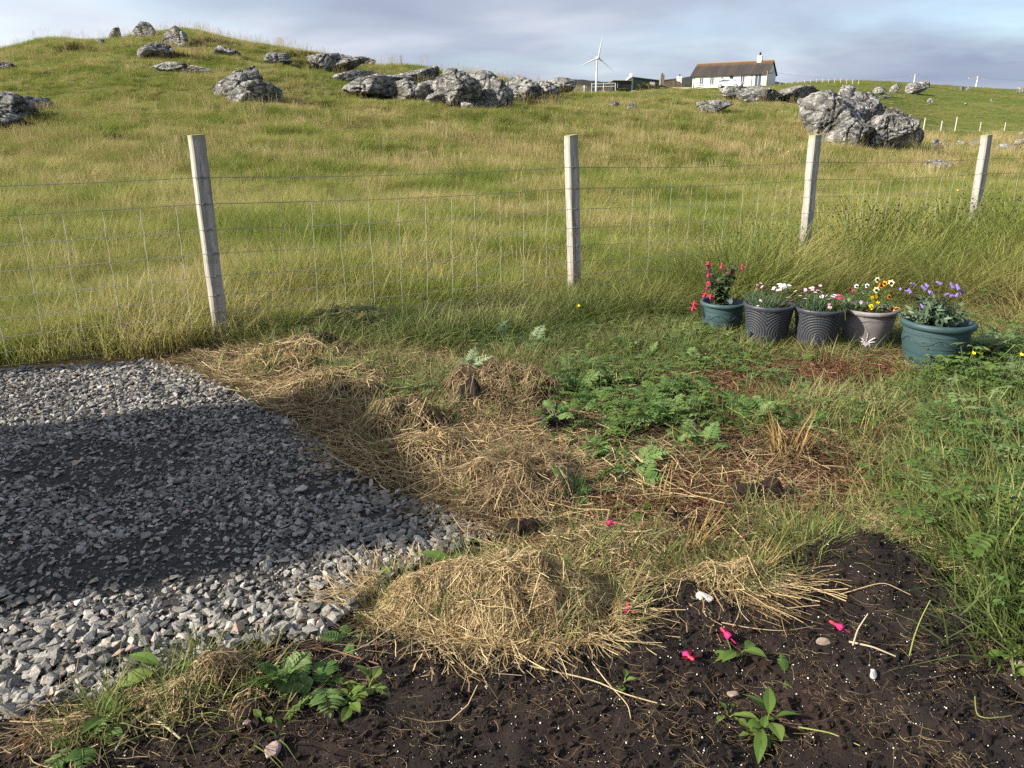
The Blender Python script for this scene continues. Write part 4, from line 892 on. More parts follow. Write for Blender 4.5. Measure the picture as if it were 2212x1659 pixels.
for (cu, cv, su, sv, n, tx, gp_) in ((1385, 880, 115, 75, 70, 'green silverweed in the dense weed patch beside the brown grass heaps', 'silverweed in the weed patch'), (1800, 905, 130, 22, 12, 'green silverweed in the grass strip between the peat patches', 'silverweed in the grass strip'),
                                  (2090, 960, 70, 60, 9, 'green silverweed in the tall grass beside the bare peat', 'silverweed in the tall grass'), (1640, 730, 150, 12, 6, 'small silverweed in the short grass under the grey pots', 'silverweed under the grey pots'), (1480, 740, 60, 30, 6, 'silverweed by the foot of the fuchsia pot', 'silverweed by the fuchsia pot')):
    for _ in range(n):
        u, v = cu+rg.normal(0, su), cv+rg.normal(0, sv)
        if v > 1230 or u > 2205 or u < 1190: continue
        plant('silverweed', u, v, SILVER, int(rg.integers(5, 8)), tx, 'weed', gp_, rg.uniform(.65, 1.1), 6.28, 0., (-.75, .1))
for (u, v, ms, n, s_, lb) in ((1310, 775, ROUND, 2, 1.2, 'round leaved weed in the grass between heaps and fuchsia pot'), (1470, 772, ROUND, 2, 1.2, 'pale round leaf lying in the grass before the fuchsia pot'), (880, 738, DOCK, 3, 1., 'upright dock leaf growing from the combed green tussock'),
                              (720, 830, ROUND, 2, .7, 'small heart shaped leaf on the straw sod'), (860, 870, DOCK, 7, .7, 'leafy dock seedlings on the straw sod'), (780, 850, DOCK, 6, .6, 'little leafy weed on the edge of the straw sod'), (480, 770, DOCK, 5, .6, 'bright leafy weed at the foot of the first fence post'),
                              (990, 1255, DOCK, 4, .9, 'green dock leaves sticking out of the golden straw heap'), (850, 1280, DOCK, 4, .7, 'small green weed on the shoulder of the golden straw heap'), (1055, 1195, DOCK, 2, .8, 'single upright leaf above the gravel tip'),
                              (240, 1605, DOCK, 8, .62, 'broad leaved weed on the soil below the gravel rim'), (190, 1650, SILVER, 6, .7, 'feathery weed at the very front below the gravel'), (760, 1545, SMALL, 14, 1.1, 'leggy pale weed leaning over the soil beside the silverweed'), (800, 1520, SMALL, 10, 1.2, 'wilting weed with dangling leaves on the soil'),
                              (1590, 1435, DOCK, 6, .62, 'uprooted leafy fuchsia sprig lying on the dark soil'), (1650, 1590, DOCK, 9, .62, 'bright chickweed clump growing in the dark soil'), (1640, 1610, SMALL, 12, 1., 'small round leaves below the chickweed clump'), (1570, 1555, SMALL, 5, .9, 'tiny green seedling on the bare soil'),
                              (1345, 1500, SMALL, 4, .8, 'tiny sprout beside the long straw on the soil'), (1690, 1475, SILVER, 4, .5, 'scrap of ferny weed on the soil'), (1390, 1120, DOCK, 5, .7, 'light green leaves at the base of a rush stump'),
                              (2180, 1440, DOCK, 8, .6, 'wilted dock at the corner where soil meets tall grass'), (2025, 1245, DOCK, 7, .9, 'bright dock rosette at the edge of the soil'), (2080, 1180, DOCK, 6, .8, 'glossy dock half hidden in the tall grass'), (1990, 1110, ROUND, 5, 1.1, 'plantain with broad flat leaves behind the bleached straw'),
                              (1900, 1040, DOCK, 6, .7, 'leafy weed on the rim of the bare peat'), (1960, 1020, ROUND, 4, .9, 'round leaved weed beside the bare peat'), (2090, 1060, DOCK, 6, .9, 'dock standing in the long grass past the peat'), (1830, 955, DOCK, 5, .8, 'leafy weed between straw and green strip')):
    plant('leafy_weed', u, v, ms, n, lb, 'weed', None, s_)
# low leafy cover between the weeds
wp = []
for k in range(6):
    b = B()
    for q in range(9):
        a = rg.uniform(0, 6.28); h = rg.uniform(.02, .09); x, y = rg.normal(0, .03, 2); e_ = np.array([x+.03*math.cos(a), y+.03*math.sin(a), h]); tube(b, [(x*.3, y*.3, 0), tuple(e_)], .0009, 3, r=.5)
        if k % 2:
            for s_ in range(3): aa = a+(s_-1)*1.3; leaf(b, e_, (math.cos(aa), math.sin(aa), rg.uniform(-.1, .4)), (0, 0, 1.), rg.uniform(.014, .026), rg.uniform(.010, .018), .3, .2, 5, rg.uniform(0, 1), .8, .2)
        else:
            for s_ in range(4):
                for sg in (-1, 1): leaf(b, e_+np.array([math.cos(a), math.sin(a), .1])*.012*s_, (math.cos(a+sg*1.1), math.sin(a+sg*1.1), .15), (0, 0, 1.), rg.uniform(.010, .018), .008, .2, .2, 4, rg.uniform(0, 1), .8)
    wp.append(proto('p', b, MAT_SILVER if k < 4 else MAT_DOCK))
COVER = [(2600, 1000, 330, 330, .8), (1560, 800, 140, 55, .6), (1390, 880, 150, 90, .9), (1300, 780, 120, 50, .5), (1480, 740, 80, 30, .5), (1800, 900, 160, 30, .6), (2120, 900, 120, 110, .9), (2120, 1120, 120, 120, .8), (2180, 1330, 80, 80, .7), (1080, 740, 90, 30, .4), (850, 850, 100, 30, .4), (1640, 735, 160, 14, .5), (1700, 1150, 160, 40, .15), (2010, 1220, 60, 40, .5)]
X, Y, Z, u, v = garden(7000, lambda u, v: gauss(u, v, COVER), y0=1.4)
scatter('leafy_groundcover', wp, np.stack([X, Y, Z], 1), rg.uniform(0, 6.28, len(X)), (rg.uniform(.7, 1.5, len(X))*(1+.7*sstep(1980, 2100, u)))[:, None], rg.integers(0, 6, len(X)), None, 'low leafy groundcover sprouting between the weeds and grass', 'groundcover')
# green grass pushing through the straw heaps
q = []
for (hx, hy, rx, ry, hz), n_ in zip(HEAPS, (9, 3, 6, 2, 4, 14, 7, 8, 16, 5, 6, 12, 4, 2, 7, 1, 0, 0, 0, 0, 0, 0, 0, 2)):
    for _ in range(n_):
        a = rg.uniform(0, 6.28); r_ = rg.uniform(.3, 1.); x, y = hx+rx*r_*math.cos(a), hy+ry*r_*math.sin(a); q.append((x, y, float(hz(x, y))))
q = np.array(q); scatter('sprouting_grass', [bpy.data.objects.new('p', p.data) for p in gg], q, rg.uniform(0, 6.28, len(q)), rg.uniform(.5, 1.0, len(q))[:, None], rg.integers(0, 5, len(q)), None, 'green grass blades sprouting through the straw heaps', 'grass')
# yellow buttercups
MAT_BUTTER = plain('buttercup_petal', (.78, .60, .02), .35, .4)
bf = B()
for k in range(5):
    a = k*1.2566; leaf(bf, (0, 0, 0), (math.cos(a), math.sin(a), .5), (0, 0, 1.), .012, .012, -.2, .2, 4)
BF = bf.mesh('flower', MAT_BUTTER)
b = B(); tube(b, [(0, 0, 0), (.004, 0, .1), (0, .004, .2)], .0014, 4); BS = b.mesh('stem', MAT_STALK)
for (u, v, hh, lb) in ((2200, 880, 1.1, 'buttercup in the weeds beside the large teal pot'), (2188, 846, 1., 'taller buttercup among the pale silverweed'), (2090, 825, .8, 'buttercup just past the foot of the large teal pot'), (1248, 710, .8, 'buttercup in the grass by the fence between the posts'),
                       (2060, 455, 1.6, 'yellow flower standing in the rushes by the last post'), (1680, 345, 1.3, 'buttercups in the field below the massive outcrop'), (1700, 350, 1.3, 'single buttercup in the field before the third post')):
    p = G(u, v); o = thing('buttercup', p, lb, 'flower', 'yellow buttercups'); mo('stem', BS, o, None, None, hh); f_ = mo('flower', BF, o, (0, .004*hh, .2*hh), (.5, 0, 0), 1.15 if v > 500 else 2.2)

# fallen fuchsia flowers and odd straws on the soil
MAT_FUCH = plain('fuchsia_petal', (.50, .035, .07), .45, .3); MAT_FUCH2 = plain('fuchsia_skirt', (.40, .02, .13), .5, .3)
def fuchsia_parts():
    a = B(); lathe(a, [(.0001, 0), (.003, -.001), (.0045, -.008), (.0035, -.016), (.0065, -.022)], 8)
    for k in range(4):
        q = k*1.5708; leaf(a, (math.cos(q)*.004, math.sin(q)*.004, -.018), (math.cos(q), math.sin(q), -.35), (0, 0, 1.), .026, .010, -.35, .25, 5)
    c_ = B(); lathe(c_, [(.005, -.018), (.009, -.026), (.010, -.034), (.008, -.038)], 9)
    for k in range(5): tube(c_, [(0, 0, -.03), (.002*math.cos(k), .002*math.sin(k), -.058)], .0006, 3)
    return a.mesh('sepals', MAT_FUCH), c_.mesh('skirt', MAT_FUCH2)
FU_S, FU_K = fuchsia_parts()
def fuchsia_flower(parent, loc, rot, s):
    o = mo('flower', FU_S, parent, loc, rot, s); mo('skirt', FU_K, o); return o
for (u, v, rz_, lb) in ((1332, 1180, 1.2, 'magenta fuchsia flower fallen on the mat of straw'), (1366, 1348, 2.2, 'fallen fuchsia flower at the foot of the golden straw heap'), (1552, 1396, 3.6, 'red fuchsia flower by the uprooted sprig'), (1496, 1462, .4, 'red fuchsia bud lying alone on the soil'), (1787, 1365, 4., 'half buried fuchsia flower beside dead stalks on the soil')):
    p = G(u, v); z = float(soil_z(p[0], p[1])) if inpoly(np.array(u), np.array(v), SOIL) else p[2]+.03
    for (hx, hy, rx, ry, hz) in HEAPS:
        if ((p[0]-hx)/rx)**2+((p[1]-hy)/ry)**2 < 1: z = max(z, float(hz(p[0], p[1]))+.04)
    o = thing('fallen_flower', (p[0], p[1], z+.018), lb, 'flower', 'fuchsia flowers fallen from the pot'); f_ = fuchsia_flower(o, (0, 0, 0), (1.35, .2, rz_), 1.0)
MAT_STALK_D = plain('dead_stalk', (.42, .33, .19), .7); MAT_STALK_W = plain('bleached_stalk', (.36, .31, .22), .7); MAT_STALK_G = plain('fresh_stalk', (.20, .24, .07), .6)
for (pp, r_, mt_, lb) in (([(1110, 1462), (1200, 1470), (1290, 1500), (1340, 1530), (1440, 1560)], .0026, MAT_STALK_D, 'long bent straw trailing over the soil from the golden heap'), ([(1265, 1440), (1310, 1500), (1355, 1560), (1360, 1590)], .0018, MAT_STALK_D, 'thin straw hanging down from the golden heap'),
                         ([(1830, 1410), (1880, 1425), (1930, 1442)], .0034, MAT_STALK_W, 'thick bleached stalk lying on the soil'), ([(1832, 1340), (1832, 1380), (1838, 1420)], .0026, MAT_STALK_W, 'upright bleached stalk stuck in the soil'), ([(1960, 1440), (1972, 1390), (1990, 1340), (2003, 1310)], .0022, MAT_STALK_G, 'single green grass blade standing out of the soil'),
                         ([(1555, 1318+60), (1620, 1388), (1690, 1390), (1760, 1368)], .0016, MAT_STALK_D, 'wiry straw between the sprig and the buried flower'), ([(330, 1588), (365, 1615), (398, 1640)], .0042, MAT_STALK_W, 'stout pale straw at the front of the soil'), ([(300, 1600), (280, 1630), (258, 1662)], .0036, MAT_STALK_W, 'second stout straw slanting towards the front'),
                         ([(2100, 1530), (2102, 1575), (2130, 1585), (2212, 1570)], .0016, MAT_STALK_G, 'curled green stem on the soil at the side'), ([(1720, 1600), (1790, 1618), (1850, 1650)], .0022, MAT_STALK_G, 'green stalk lying in front of the chickweed clump'), ([(1395, 1500), (1430, 1480)], .0014, MAT_STALK_D, 'short bit of straw on the soil'),
                         ([(820, 1470), (700, 1440), (600, 1460)], .002, plain('red_stem', (.20, .09, .06)), 'reddish runner stretched behind the silverweed'), ([(1810, 1275+30), (1900, 1300), (1960, 1320)], .0016, MAT_STALK_D, 'pale root lying across the soil mound')):
    q = [];
    for k, (u, v) in enumerate(pp):
        p = G(u, v); z = float(soil_z(p[0], p[1])) if inpoly(np.array(u), np.array(v), SOIL) else p[2]+.02
        for (hx, hy, rx, ry, hz) in HEAPS:
            if ((p[0]-hx)/rx)**2+((p[1]-hy)/ry)**2 < 1.1: z = max(z, float(hz(p[0], p[1])))
        q.append((p[0], p[1], z+.008))
    q = np.array(q)
    if 'standing' in lb or 'upright' in lb:
        b0 = q[0].copy() if 'standing' in lb else q[-1].copy(); n_ = len(q); q = np.array([b0+np.array([.03*(k/(n_-1))**2, .01*k/(n_-1), (.16 if 'standing' in lb else .09)*k/(n_-1)]) for k in range(n_)])
    t = np.linspace(0, len(q)-1, 14); qi = np.stack([np.interp(t, np.arange(len(q)), q[:, k]) for k in range(3)], 1); qi[1:-1] = (qi[:-2]+qi[1:-1]*2+qi[2:])/4; qi[1:-1] = (qi[:-2]+qi[1:-1]*2+qi[2:])/4
    o = B(); tube(o, qi-qi[0], np.linspace(r_, r_*.55, 14), 5); ob = o.obj('stalk', mt_, None, True, qi[0]); tag(ob, lb, 'stalk', 'loose stalks on the soil')
MAT_PALE = plain('pale_stone', (.42, .40, .37), .85, .2, 60, .2); MAT_PINK = plain('pinkish_stone', (.34, .26, .23), .9, .2, 60, .3); MAT_BROWN = plain('earthy_stone', (.20, .16, .13), .9, .2, 60, .35)
for (u, v, s_, mt_, lb) in ((1520, 1327, .020, MAT_PALE, 'white stone chip on the dark soil'), (1680, 1292, .026, MAT_BROWN, 'earthy stone below the fan of pale straw'), (592, 1652, .018, MAT_PINK, 'pinkish stone at the very front of the soil'), (1775, 1408, .014, MAT_BROWN, 'small stone at the foot of the bleached stalk'),
                           (1580, 1520, .013, MAT_BROWN, 'grey stone beside the tiny seedling'), (2195, 1455, .02, MAT_BROWN, 'flat stone beside the wilted dock'), (540, 1605, .009, MAT_PINK, 'small stone near the clod of peat'), (1880, 1493, .012, MAT_PALE, 'pale pebble on the open soil')):
    p = G(u, v); z = float(soil_z(p[0], p[1])); V = cut(ICO[2][0], rg, 10, .6, .95)*np.array([1.2, .85, .7])
    o = B().add(V*s_, ICO[2][1]).obj('soil_stone', mt_, None, False, (p[0], p[1], z+s_*.3)); o.rotation_euler = (0, 0, u); tag(o, lb, 'stone', 'stones on the soil')
# cut rush stumps on the peat
MAT_STUMP = leafmat('rush_stump', [(0, (.10, .055, .022)), (.5, (.26, .17, .065)), (1, (.36, .30, .12))], .1, None, .6, .3)
b = B(); blades(b, 46, .05, (.06, .2), .0048, .45, .08, 3, rg); SM = b.mesh('cut_stems', MAT_STUMP)
for (u, v, s_, lb) in ((1480, 1190, 1.1, 'fanned stump of cut rushes on the bare peat'), (1620, 1250, .9, 'cut rush stump at the back edge of the soil'), (1735, 1185, .8, 'thin upright rush stump in front of the peat'), (1700, 985, 1.2, 'broad cut rush stump beside the green strip'), (1860, 960, 1., 'rush stump in the shadowed hollow'), (1420, 1100, .9, 'rush stump behind the light green leaves')):
    p = G(u, v); o = thing('rush_stump', p, lb, 'rush stump', 'cut rush stumps', (0, 0, rg.uniform(0, 6))); o.scale = (s_,)*3; tag(mo('cut_stems', SM, o), kind='stuff')

# ================================================================== flower pots
def teal(name):
    m = Mt(name, .55, .35); c = m.ramp(m.noise(6, 5, False, None, .6, .2, (.4, .4, 4)), [(.3, (.022, .046, .052)), (.55, (.036, .072, .080)), (.75, (.062, .108, .112))])
    c = m.mix(m.ramp(m.noise(60, 3, False, None, .6, 0, (.3, .3, 6)), [(.34, (1, 1, 1)), (.42, (0, 0, 0))]), c, (.020, .035, .040)); m.col(c); m.bump(m.noise(60, 3, False, None, .6, 0, (.3, .3, 6)), .25, .003); return m.m
MAT_TEAL = teal('teal_plastic'); MAT_TEAL_D = plain('teal_relief', (.022, .042, .048), .6, .3); MAT_POTSOIL = plain('potting_soil', (.022, .014, .010), .95, .1, 60, .5)
m = Mt('mauve_grey_plastic', .6, .3); c = m.ramp(m.noise(7, 5, False, None, .6), [(.3, (.13, .118, .122)), (.6, (.205, .188, .195)), (.75, (.29, .27, .275))]); m.col(c); MAT_MAUVE = m.m
MAT_WHITEREL = plain('white_relief', (.66, .64, .63), .6, .3)
def ring_mat(name, Rm, hm, ph):
    """slate plastic moulded with circles of beads"""
    m = Mt(name, .5, .4); s3 = m.n('ShaderNodeSeparateXYZ'); m.l(m.pos(False), s3.inputs[0])
    th = m.math('ADD', m.math('ARCTAN2', s3.outputs[1], s3.outputs[0]), ph); cell = math.pi/2
    fr_ = m.math('SUBTRACT', m.math('FRACT', m.math('ADD', m.math('DIVIDE', th, cell), 20.)), .5)
    x = m.math('MULTIPLY', fr_, cell*Rm); z = m.math('SUBTRACT', s3.outputs[2], hm)
    d = m.math('SQRT', m.math('ADD', m.math('MULTIPLY', x, x), m.math('MULTIPLY', z, z))); w = m.math('SINE', m.math('MULTIPLY', d, 2*math.pi/.016))
    an = m.math('ARCTAN2', z, x); bd = m.math('SINE', m.math('MULTIPLY', an, 44.)); q = m.math('ADD', m.math('MULTIPLY', w, .8), m.math('MULTIPLY', bd, .25))
    c = m.ramp(m.math('ADD', m.math('MULTIPLY', q, .5), .5), [(.45, (.016, .018, .024)), (.8, (.062, .068, .083))]); m.col(c); m.bump(q, .5, .003); return m.m
MAT_SLATE = plain('slate_plastic', (.040, .044, .056), .45, .4, 30, .25)
def pot(name, u, vb, rim_px, prof, label, mat, rim_mat, nrim, soil_h=.82, tall=1.18):
    """prof: radius and height in units of the rim radius, from foot to lip; the last nrim points make the rim"""
    p = G(u, vb); dep = p[1]*CP+HC*SP; r0 = rim_px/2/FPX*dep; pr = np.array(prof)*np.array([1, tall])*r0
    o = thing(name, (p[0], p[1], p[2]-.006), label, 'flower pot', 'flower pots in a row')
    k = len(pr)-nrim; b = B(); lathe(b, np.concatenate([[(.001, .004)], pr[:k+1]]), 64); lathe(b, [(pr[k, 0]*.96, pr[k, 1]), (pr[2, 0]*.95, pr[2, 1])], 64); b.obj('body', mat, o, True)
    b = B(); lathe(b, np.concatenate([pr[k:], [(pr[-1, 0]-.012, pr[-1, 1]), (pr[-1, 0]-.014, pr[k, 1]-.02)]]), 64); b.obj('rim', rim_mat, o, True)
    sh = pr[-1, 1]*soil_h; rr = np.interp(sh, pr[:, 1], pr[:, 0])*.97
    q = np.linspace(0, 1, 8); a = np.arange(40)/40*2*np.pi; b = B(); V = np.stack([rr*q[:, None]*np.cos(a), rr*q[:, None]*np.sin(a), sh+.012*fbm(q[:, None]*5*np.cos(a)+u, q[:, None]*5*np.sin(a), 0, 5, 3)], -1).reshape(-1, 3)
    i = np.arange(7)[:, None]*40; j = np.arange(40)[None]; b.add(V, np.stack([i+j, i+40+j, i+40+(j+1) % 40, i+(j+1) % 40], -1).reshape(-1, 4)); b.obj('potting_soil', MAT_POTSOIL, o, True)
    return o, r0, pr, sh
BOWL = [(.62, .0), (.66, .03), (.63, .06), (.72, .22), (.82, .48), (.87, .75), (.88, 1.02), (.885, 1.08), (.93, 1.10), (.99, 1.13), (1., 1.19), (.985, 1.24), (.95, 1.26)]
TUB = [(.70, 0), (.73, .02), (.78, .35), (.84, .75), (.90, 1.15), (.935, 1.32), (.96, 1.34), (.99, 1.40), (1., 1.47), (.97, 1.49)]
VASE = [(.58, 0), (.64, .04), (.72, .30), (.82, .65), (.88, .95), (.885, 1.14), (.93, 1.17), (.99, 1.20), (1., 1.28), (.97, 1.31)]
def scrolls(o, pr, z0, amp, mat, ph=0., n=3):
    """raised scroll band round a pot: wave, curls and leaf bosses"""
    b = B(); a = np.linspace(0, 2*np.pi, 220)
    def rad(z): return np.interp(z, pr[:, 1], pr[:, 0])+.0008
    z = z0+amp*np.sin(a*n*2+ph); tube(b, np.stack([rad(z)*np.cos(a), rad(z)*np.sin(a), z], 1), .0030, 5)
    for k in range(n*4):
        a0 = (k+.5)*2*np.pi/(n*4)-ph/(2*n); s_ = 1 if k % 2 else -1; t = np.linspace(0, 4.6, 22); rr = amp*.62*(1-t/5.4); aa = a0+s_*rr*np.cos(t)/pr[-1, 0]; zz_ = z0-s_*amp*.15+rr*np.sin(t)*.9
        tube(b, np.stack([rad(zz_)*np.cos(aa), rad(zz_)*np.sin(aa), zz_], 1), .0022, 4)
    o2 = b.obj('scroll_relief', mat, o, True)
    b = B(); 
    for zz_ in (z0-amp*1.6, z0+amp*1.75): tube(b, np.stack([rad(zz_)*np.cos(a), rad(zz_)*np.sin(a), np.full(220, zz_)], 1), .0016, 4)
    b.obj('moulding', mat, o, True)
P1, r1, pr1, s1 = pot('flower_pot', 1556, 719, 96, BOWL, 'small teal bowl pot with scroll band holding the tall red fuchsia', MAT_TEAL, MAT_TEAL, 6); scrolls(P1, pr1, .90*r1, .11*r1, MAT_TEAL_D, 1.)
P2, r2, pr2, s2 = pot('flower_pot', 1652, 746, 107, TUB, 'slate grey pot of beaded circles next to the fuchsia pot', ring_mat('beaded_slate', .125, .115, .33), MAT_SLATE, 5, .9)
P3, r3, pr3, s3_ = pot('flower_pot', 1760, 753, 107, TUB, 'slate grey pot of beaded circles next to the mauve pot', ring_mat('beaded_slate_turned', .125, .10, 1.114), MAT_SLATE, 5, .9)
P4, r4, pr4, s4 = pot('flower_pot', 1864, 753, 120, VASE, 'mauve grey pot with a white plume ornament, holding violas', MAT_MAUVE, MAT_MAUVE, 5, .9)
P5, r5, pr5, s5 = pot('flower_pot', 2008, 795, 145, BOWL, 'largest teal bowl pot with scroll band holding the purple hebe', MAT_TEAL, MAT_TEAL, 6); scrolls(P5, pr5, .95*r5, .10*r5, MAT_TEAL_D, .4)
b = B(); a0 = -math.pi/2-.35
for sgn in (-1, 0, 1):
    for L_, bend in ((.075, .0), (.06, .9), (.05, 1.6), (.034, 2.3)):
        if sgn == 0 and bend: continue
        t = np.linspace(0, 1, 9); x = sgn*np.sin(bend*t)*L_*.9*t if sgn else t*0; z = .05+L_*1.25*t*np.cos(bend*t*.62)
        rr = np.interp(z, pr4[:, 1], pr4[:, 0])+.001; aa = a0+x/.13; tube(b, np.stack([rr*np.cos(aa), rr*np.sin(aa), z], 1), np.linspace(.0028, .0045, 9)*(1-.3*t), 5)
b.obj('plume_ornament', MAT_WHITEREL, P4, True)

def top_of(o, z): return (o.location.x, o.location.y, o.location.z+z-.004)
# fuchsia
MAT_FLEAF = leafmat('fuchsia_leaf', [(0, (.030, .060, .020)), (.5, (.060, .105, .040)), (1, (.14, .18, .10))], .2, None, .5, .2); MAT_FSTEM = plain('fuchsia_stem', (.10, .045, .030), .7)
fx = thing('fuchsia_plant', top_of(P1, s1), 'tall fuchsia with hanging red and pink flowers in the small teal pot', 'plant')
sb, lb_ = B(), B(); tipsF = []
for k in range(15):
    a = rg.uniform(0, 6.28); L_ = rg.uniform(.14, .32); d = np.array([math.cos(a)*.35-.12, math.sin(a)*.3, 1.]); t = np.linspace(0, 1, 7); p = np.outer(t, d)*L_+np.stack([.02*np.sin(t*4+k), .02*np.cos(t*3+k)-.02, 0*t], 1); p[:, 0] -= .03; tube(sb, p, np.linspace(.0028, .001, 7), 4); tipsF.append(p)
    for q in range(1, 7):
        for s_ in (-1, 1, -.6, .6):
            if rg.uniform() < 1.: leaf(lb_, p[q], (s_*rg.uniform(.5, 1), rg.normal(0, .7), rg.uniform(-.1, .4)), (0, 0, 1.), rg.uniform(.036, .058), rg.uniform(.024, .036), .4, .2, 5, rg.uniform(0, 1), .85)
sb.obj('stems', MAT_FSTEM, fx, True); tag(lb_.obj('foliage', MAT_FLEAF, fx, True), kind='stuff')
SCF = r1/.15
for (du, dv, s_) in ((-40, -92, 1.2), (-36, -84, 1.1), (-40, -74, 1.1), (-8, -86, 1.), (8, -78, 1.3), (18, -75, 1.3), (27, -88, 1.), (-42, -54, 1.1), (-34, -42, 1.), (-40, -28, 1.2), (-32, -26, 1.1), (-62, -8, 1.2), (-66, 0, 1.1)):
    dep = P1.location.y; x = du/FPX*dep*1.06; z = -dv/FPX*dep*1.02; y = -.03+rg.normal(0, .03)
    tube_b = B(); tube(tube_b, [(0, 0, 0), (rg.normal(0, .004), 0, .035)], .0007, 3); st_ = tube_b.mesh('flower_stalk', MAT_FSTEM); f_ = fuchsia_flower(fx, (x, y, z+.03), (rg.normal(0, .3), rg.normal(0, .3), rg.uniform(0, 6)), s_); mo('flower_stalk', st_, f_)
# pinks: grassy cushions with small fringed flowers
MAT_PINKLEAF = leafmat('pink_foliage', [(0, (.055, .10, .050)), (.5, (.10, .16, .085)), (1, (.18, .23, .13))], .2, None, .55, .2)
MAT_PLEAF2 = leafmat('bright_foliage', [(0, (.05, .11, .020)), (.5, (.10, .18, .035)), (1, (.18, .25, .07))], .3, None, .5, .2)
PETW = plain('white_petal', (.80, .80, .78), .6); PETP = plain('pink_petal', (.62, .30, .42), .6); PETM = plain('magenta_petal', (.55, .05, .22), .6); PETPP = plain('pale_pink_petal', (.72, .52, .58), .6)
def disc(rad, n, mat, name='flower', cup=.25, eye=None):
    b = B()
    for k in range(n):
        a = k*2*math.pi/n; leaf(b, (0, 0, 0), (math.cos(a), math.sin(a), cup), (0, 0, 1.), rad, rad*2.*math.sin(math.pi/n)*1.15, .1, .1, 4, 0, .55)
    return b.mesh(name, mat, True)
FW, FP_, FM, FPP = disc(.016, 6, PETW), disc(.011, 5, PETP), disc(.013, 5, PETM), disc(.011, 5, PETPP)
def stalks(parent, pts, mat):
    b = B()
    for p in pts: tube(b, [(p[0]*.5, p[1]*.5, 0), (p[0]*.85, p[1]*.85, p[2]*.6), tuple(p)], .0011, 3)
    b.obj('stems', mat, parent)
def bouquet(parent, lst):
    pts = []
    for (me_, x, y, z, s_) in lst:
        mo('flower', me_, parent, (x, y, z), (rg.normal(.35, .3), rg.normal(-.15, .3), rg.uniform(0, 6)), s_); pts.append((x, y, z))
    stalks(parent, pts, MAT_STALK)
d2 = thing('pinks_plant', top_of(P2, s2), 'cushion of grassy pinks with white and pale pink flowers in the pot beside the fuchsia', 'plant')
b = B(); root = np.stack([rg.uniform(-.11, .03, 330), rg.uniform(-.1, .1, 330), np.zeros(330)], 1); blades(b, 330, .1, (.06, .135), .0042, .5, .35, 4, rg, root); b.obj('foliage', MAT_PINKLEAF, d2); tag(d2.children[-1], kind='stuff')
b = B()
for _ in range(110):
    a = rg.uniform(0, 6.28); q = rg.uniform(0, .055); leaf(b, (.07+q*math.cos(a), q*1.3*math.sin(a), rg.uniform(.0, .08)), (math.cos(a), math.sin(a), .6), (0, 0, 1.), .025, .009, .3, .2, 4, rg.uniform(0, 1))
tag(b.obj('leafy_shoots', MAT_PLEAF2, d2), kind='stuff')
bouquet(d2, [(FW, .075+rg.normal(0, .026), -.01+rg.normal(0, .04), .145+rg.normal(0, .008), rg.uniform(.9, 1.2)) for _ in range(22)]+[(FPP, .03+rg.normal(0, .02), rg.normal(-.02, .04), .125+rg.normal(0, .01), 1.1) for _ in range(9)]+[(FP_, -.07+rg.normal(0, .02), rg.normal(0, .04), .13+rg.normal(0, .012), 1.1) for _ in range(8)]+[(FPP, -.09, -.09, .065, 1.2), (FPP, -.1, -.08, .03, 1.), (FPP, .02, -.1, .04, 1.1), (FW, .1, -.08, .045, 1.), (FW, .085, -.08, .085, .9)])
d3 = thing('pinks_plant', top_of(P3, s3_), 'two cushions of pinks with white, rose and magenta flowers in the pot beside the violas', 'plant')
b = B(); blades(b, 330, .06, (.07, .13), .0038, .55, .2, 4, rg, np.stack([-.055+rg.normal(0, .034, 330), rg.normal(0, .04, 330), np.zeros(330)], 1)); tag(b.obj('foliage', MAT_PINKLEAF, d3), kind='stuff')
b = B(); blades(b, 240, .06, (.05, .12), .006, .5, .4, 4, rg, np.stack([.06+rg.normal(0, .035, 240), rg.normal(0, .045, 240), np.zeros(240)], 1)); tag(b.obj('leafy_shoots', MAT_PLEAF2, d3), kind='stuff')
bouquet(d3, [(FPP, -.07+rg.normal(0, .03), rg.normal(0, .03), .125+rg.normal(0, .018), 1.2) for _ in range(12)]+[(FP_, -.06+rg.normal(0, .025), rg.normal(0, .03), .14+rg.normal(0, .015), 1.1) for _ in range(6)]+[(FW, .035+rg.normal(0, .022), rg.normal(-.02, .03), .10+rg.normal(0, .01), 1.1) for _ in range(9)]+[(FM, .10+rg.normal(0, .014), rg.normal(-.03, .02), .098+rg.normal(0, .006), 1.1) for _ in range(7)]+[(FP_, .05+rg.normal(0, .02), rg.normal(-.05, .02), .07+rg.normal(0, .01), 1.1) for _ in range(5)]+[(FPP, .02, -.09, .045, 1.4)])
# violas
def pansy(mat_a, mat_b, rad):
    b = B(); 
    for a, l_ in ((1.57+.55, 1.), (1.57-.55, 1.), (3.2, .95), (-.06, .95)): leaf(b, (0, 0, 0), (math.cos(a), 0, math.sin(a)), (0, -1., 0), rad*l_, rad*.95, 0, .05, 4, 0, .5)
    leaf(b, (0, -.001, 0), (0, 0, -1), (0, -1., 0), rad*1.05, rad*1.3, 0, .05, 4, 0, .5); me_ = b.mesh('flower', mat_a, True)
    c_ = B(); lathe(c_, [(.0001, .0), (rad*.42, .0006)], 9); V = np.concatenate(c_.v); return me_, c_.mesh('eye', mat_b)
YEL = plain('yellow_petal', (.82, .62, .01), .5); ORA = plain('orange_petal', (.75, .30, .01), .5); CRE = plain('cream_petal', (.78, .72, .42), .5); LIL = plain('lilac_petal', (.42, .42, .72), .5); WIN = plain('wine_petal', (.25, .02, .06), .5); DRK = plain('dark_eye', (.012, .006, .010), .7); PAL = plain('pale_blue_petal', (.55, .60, .66), .5)
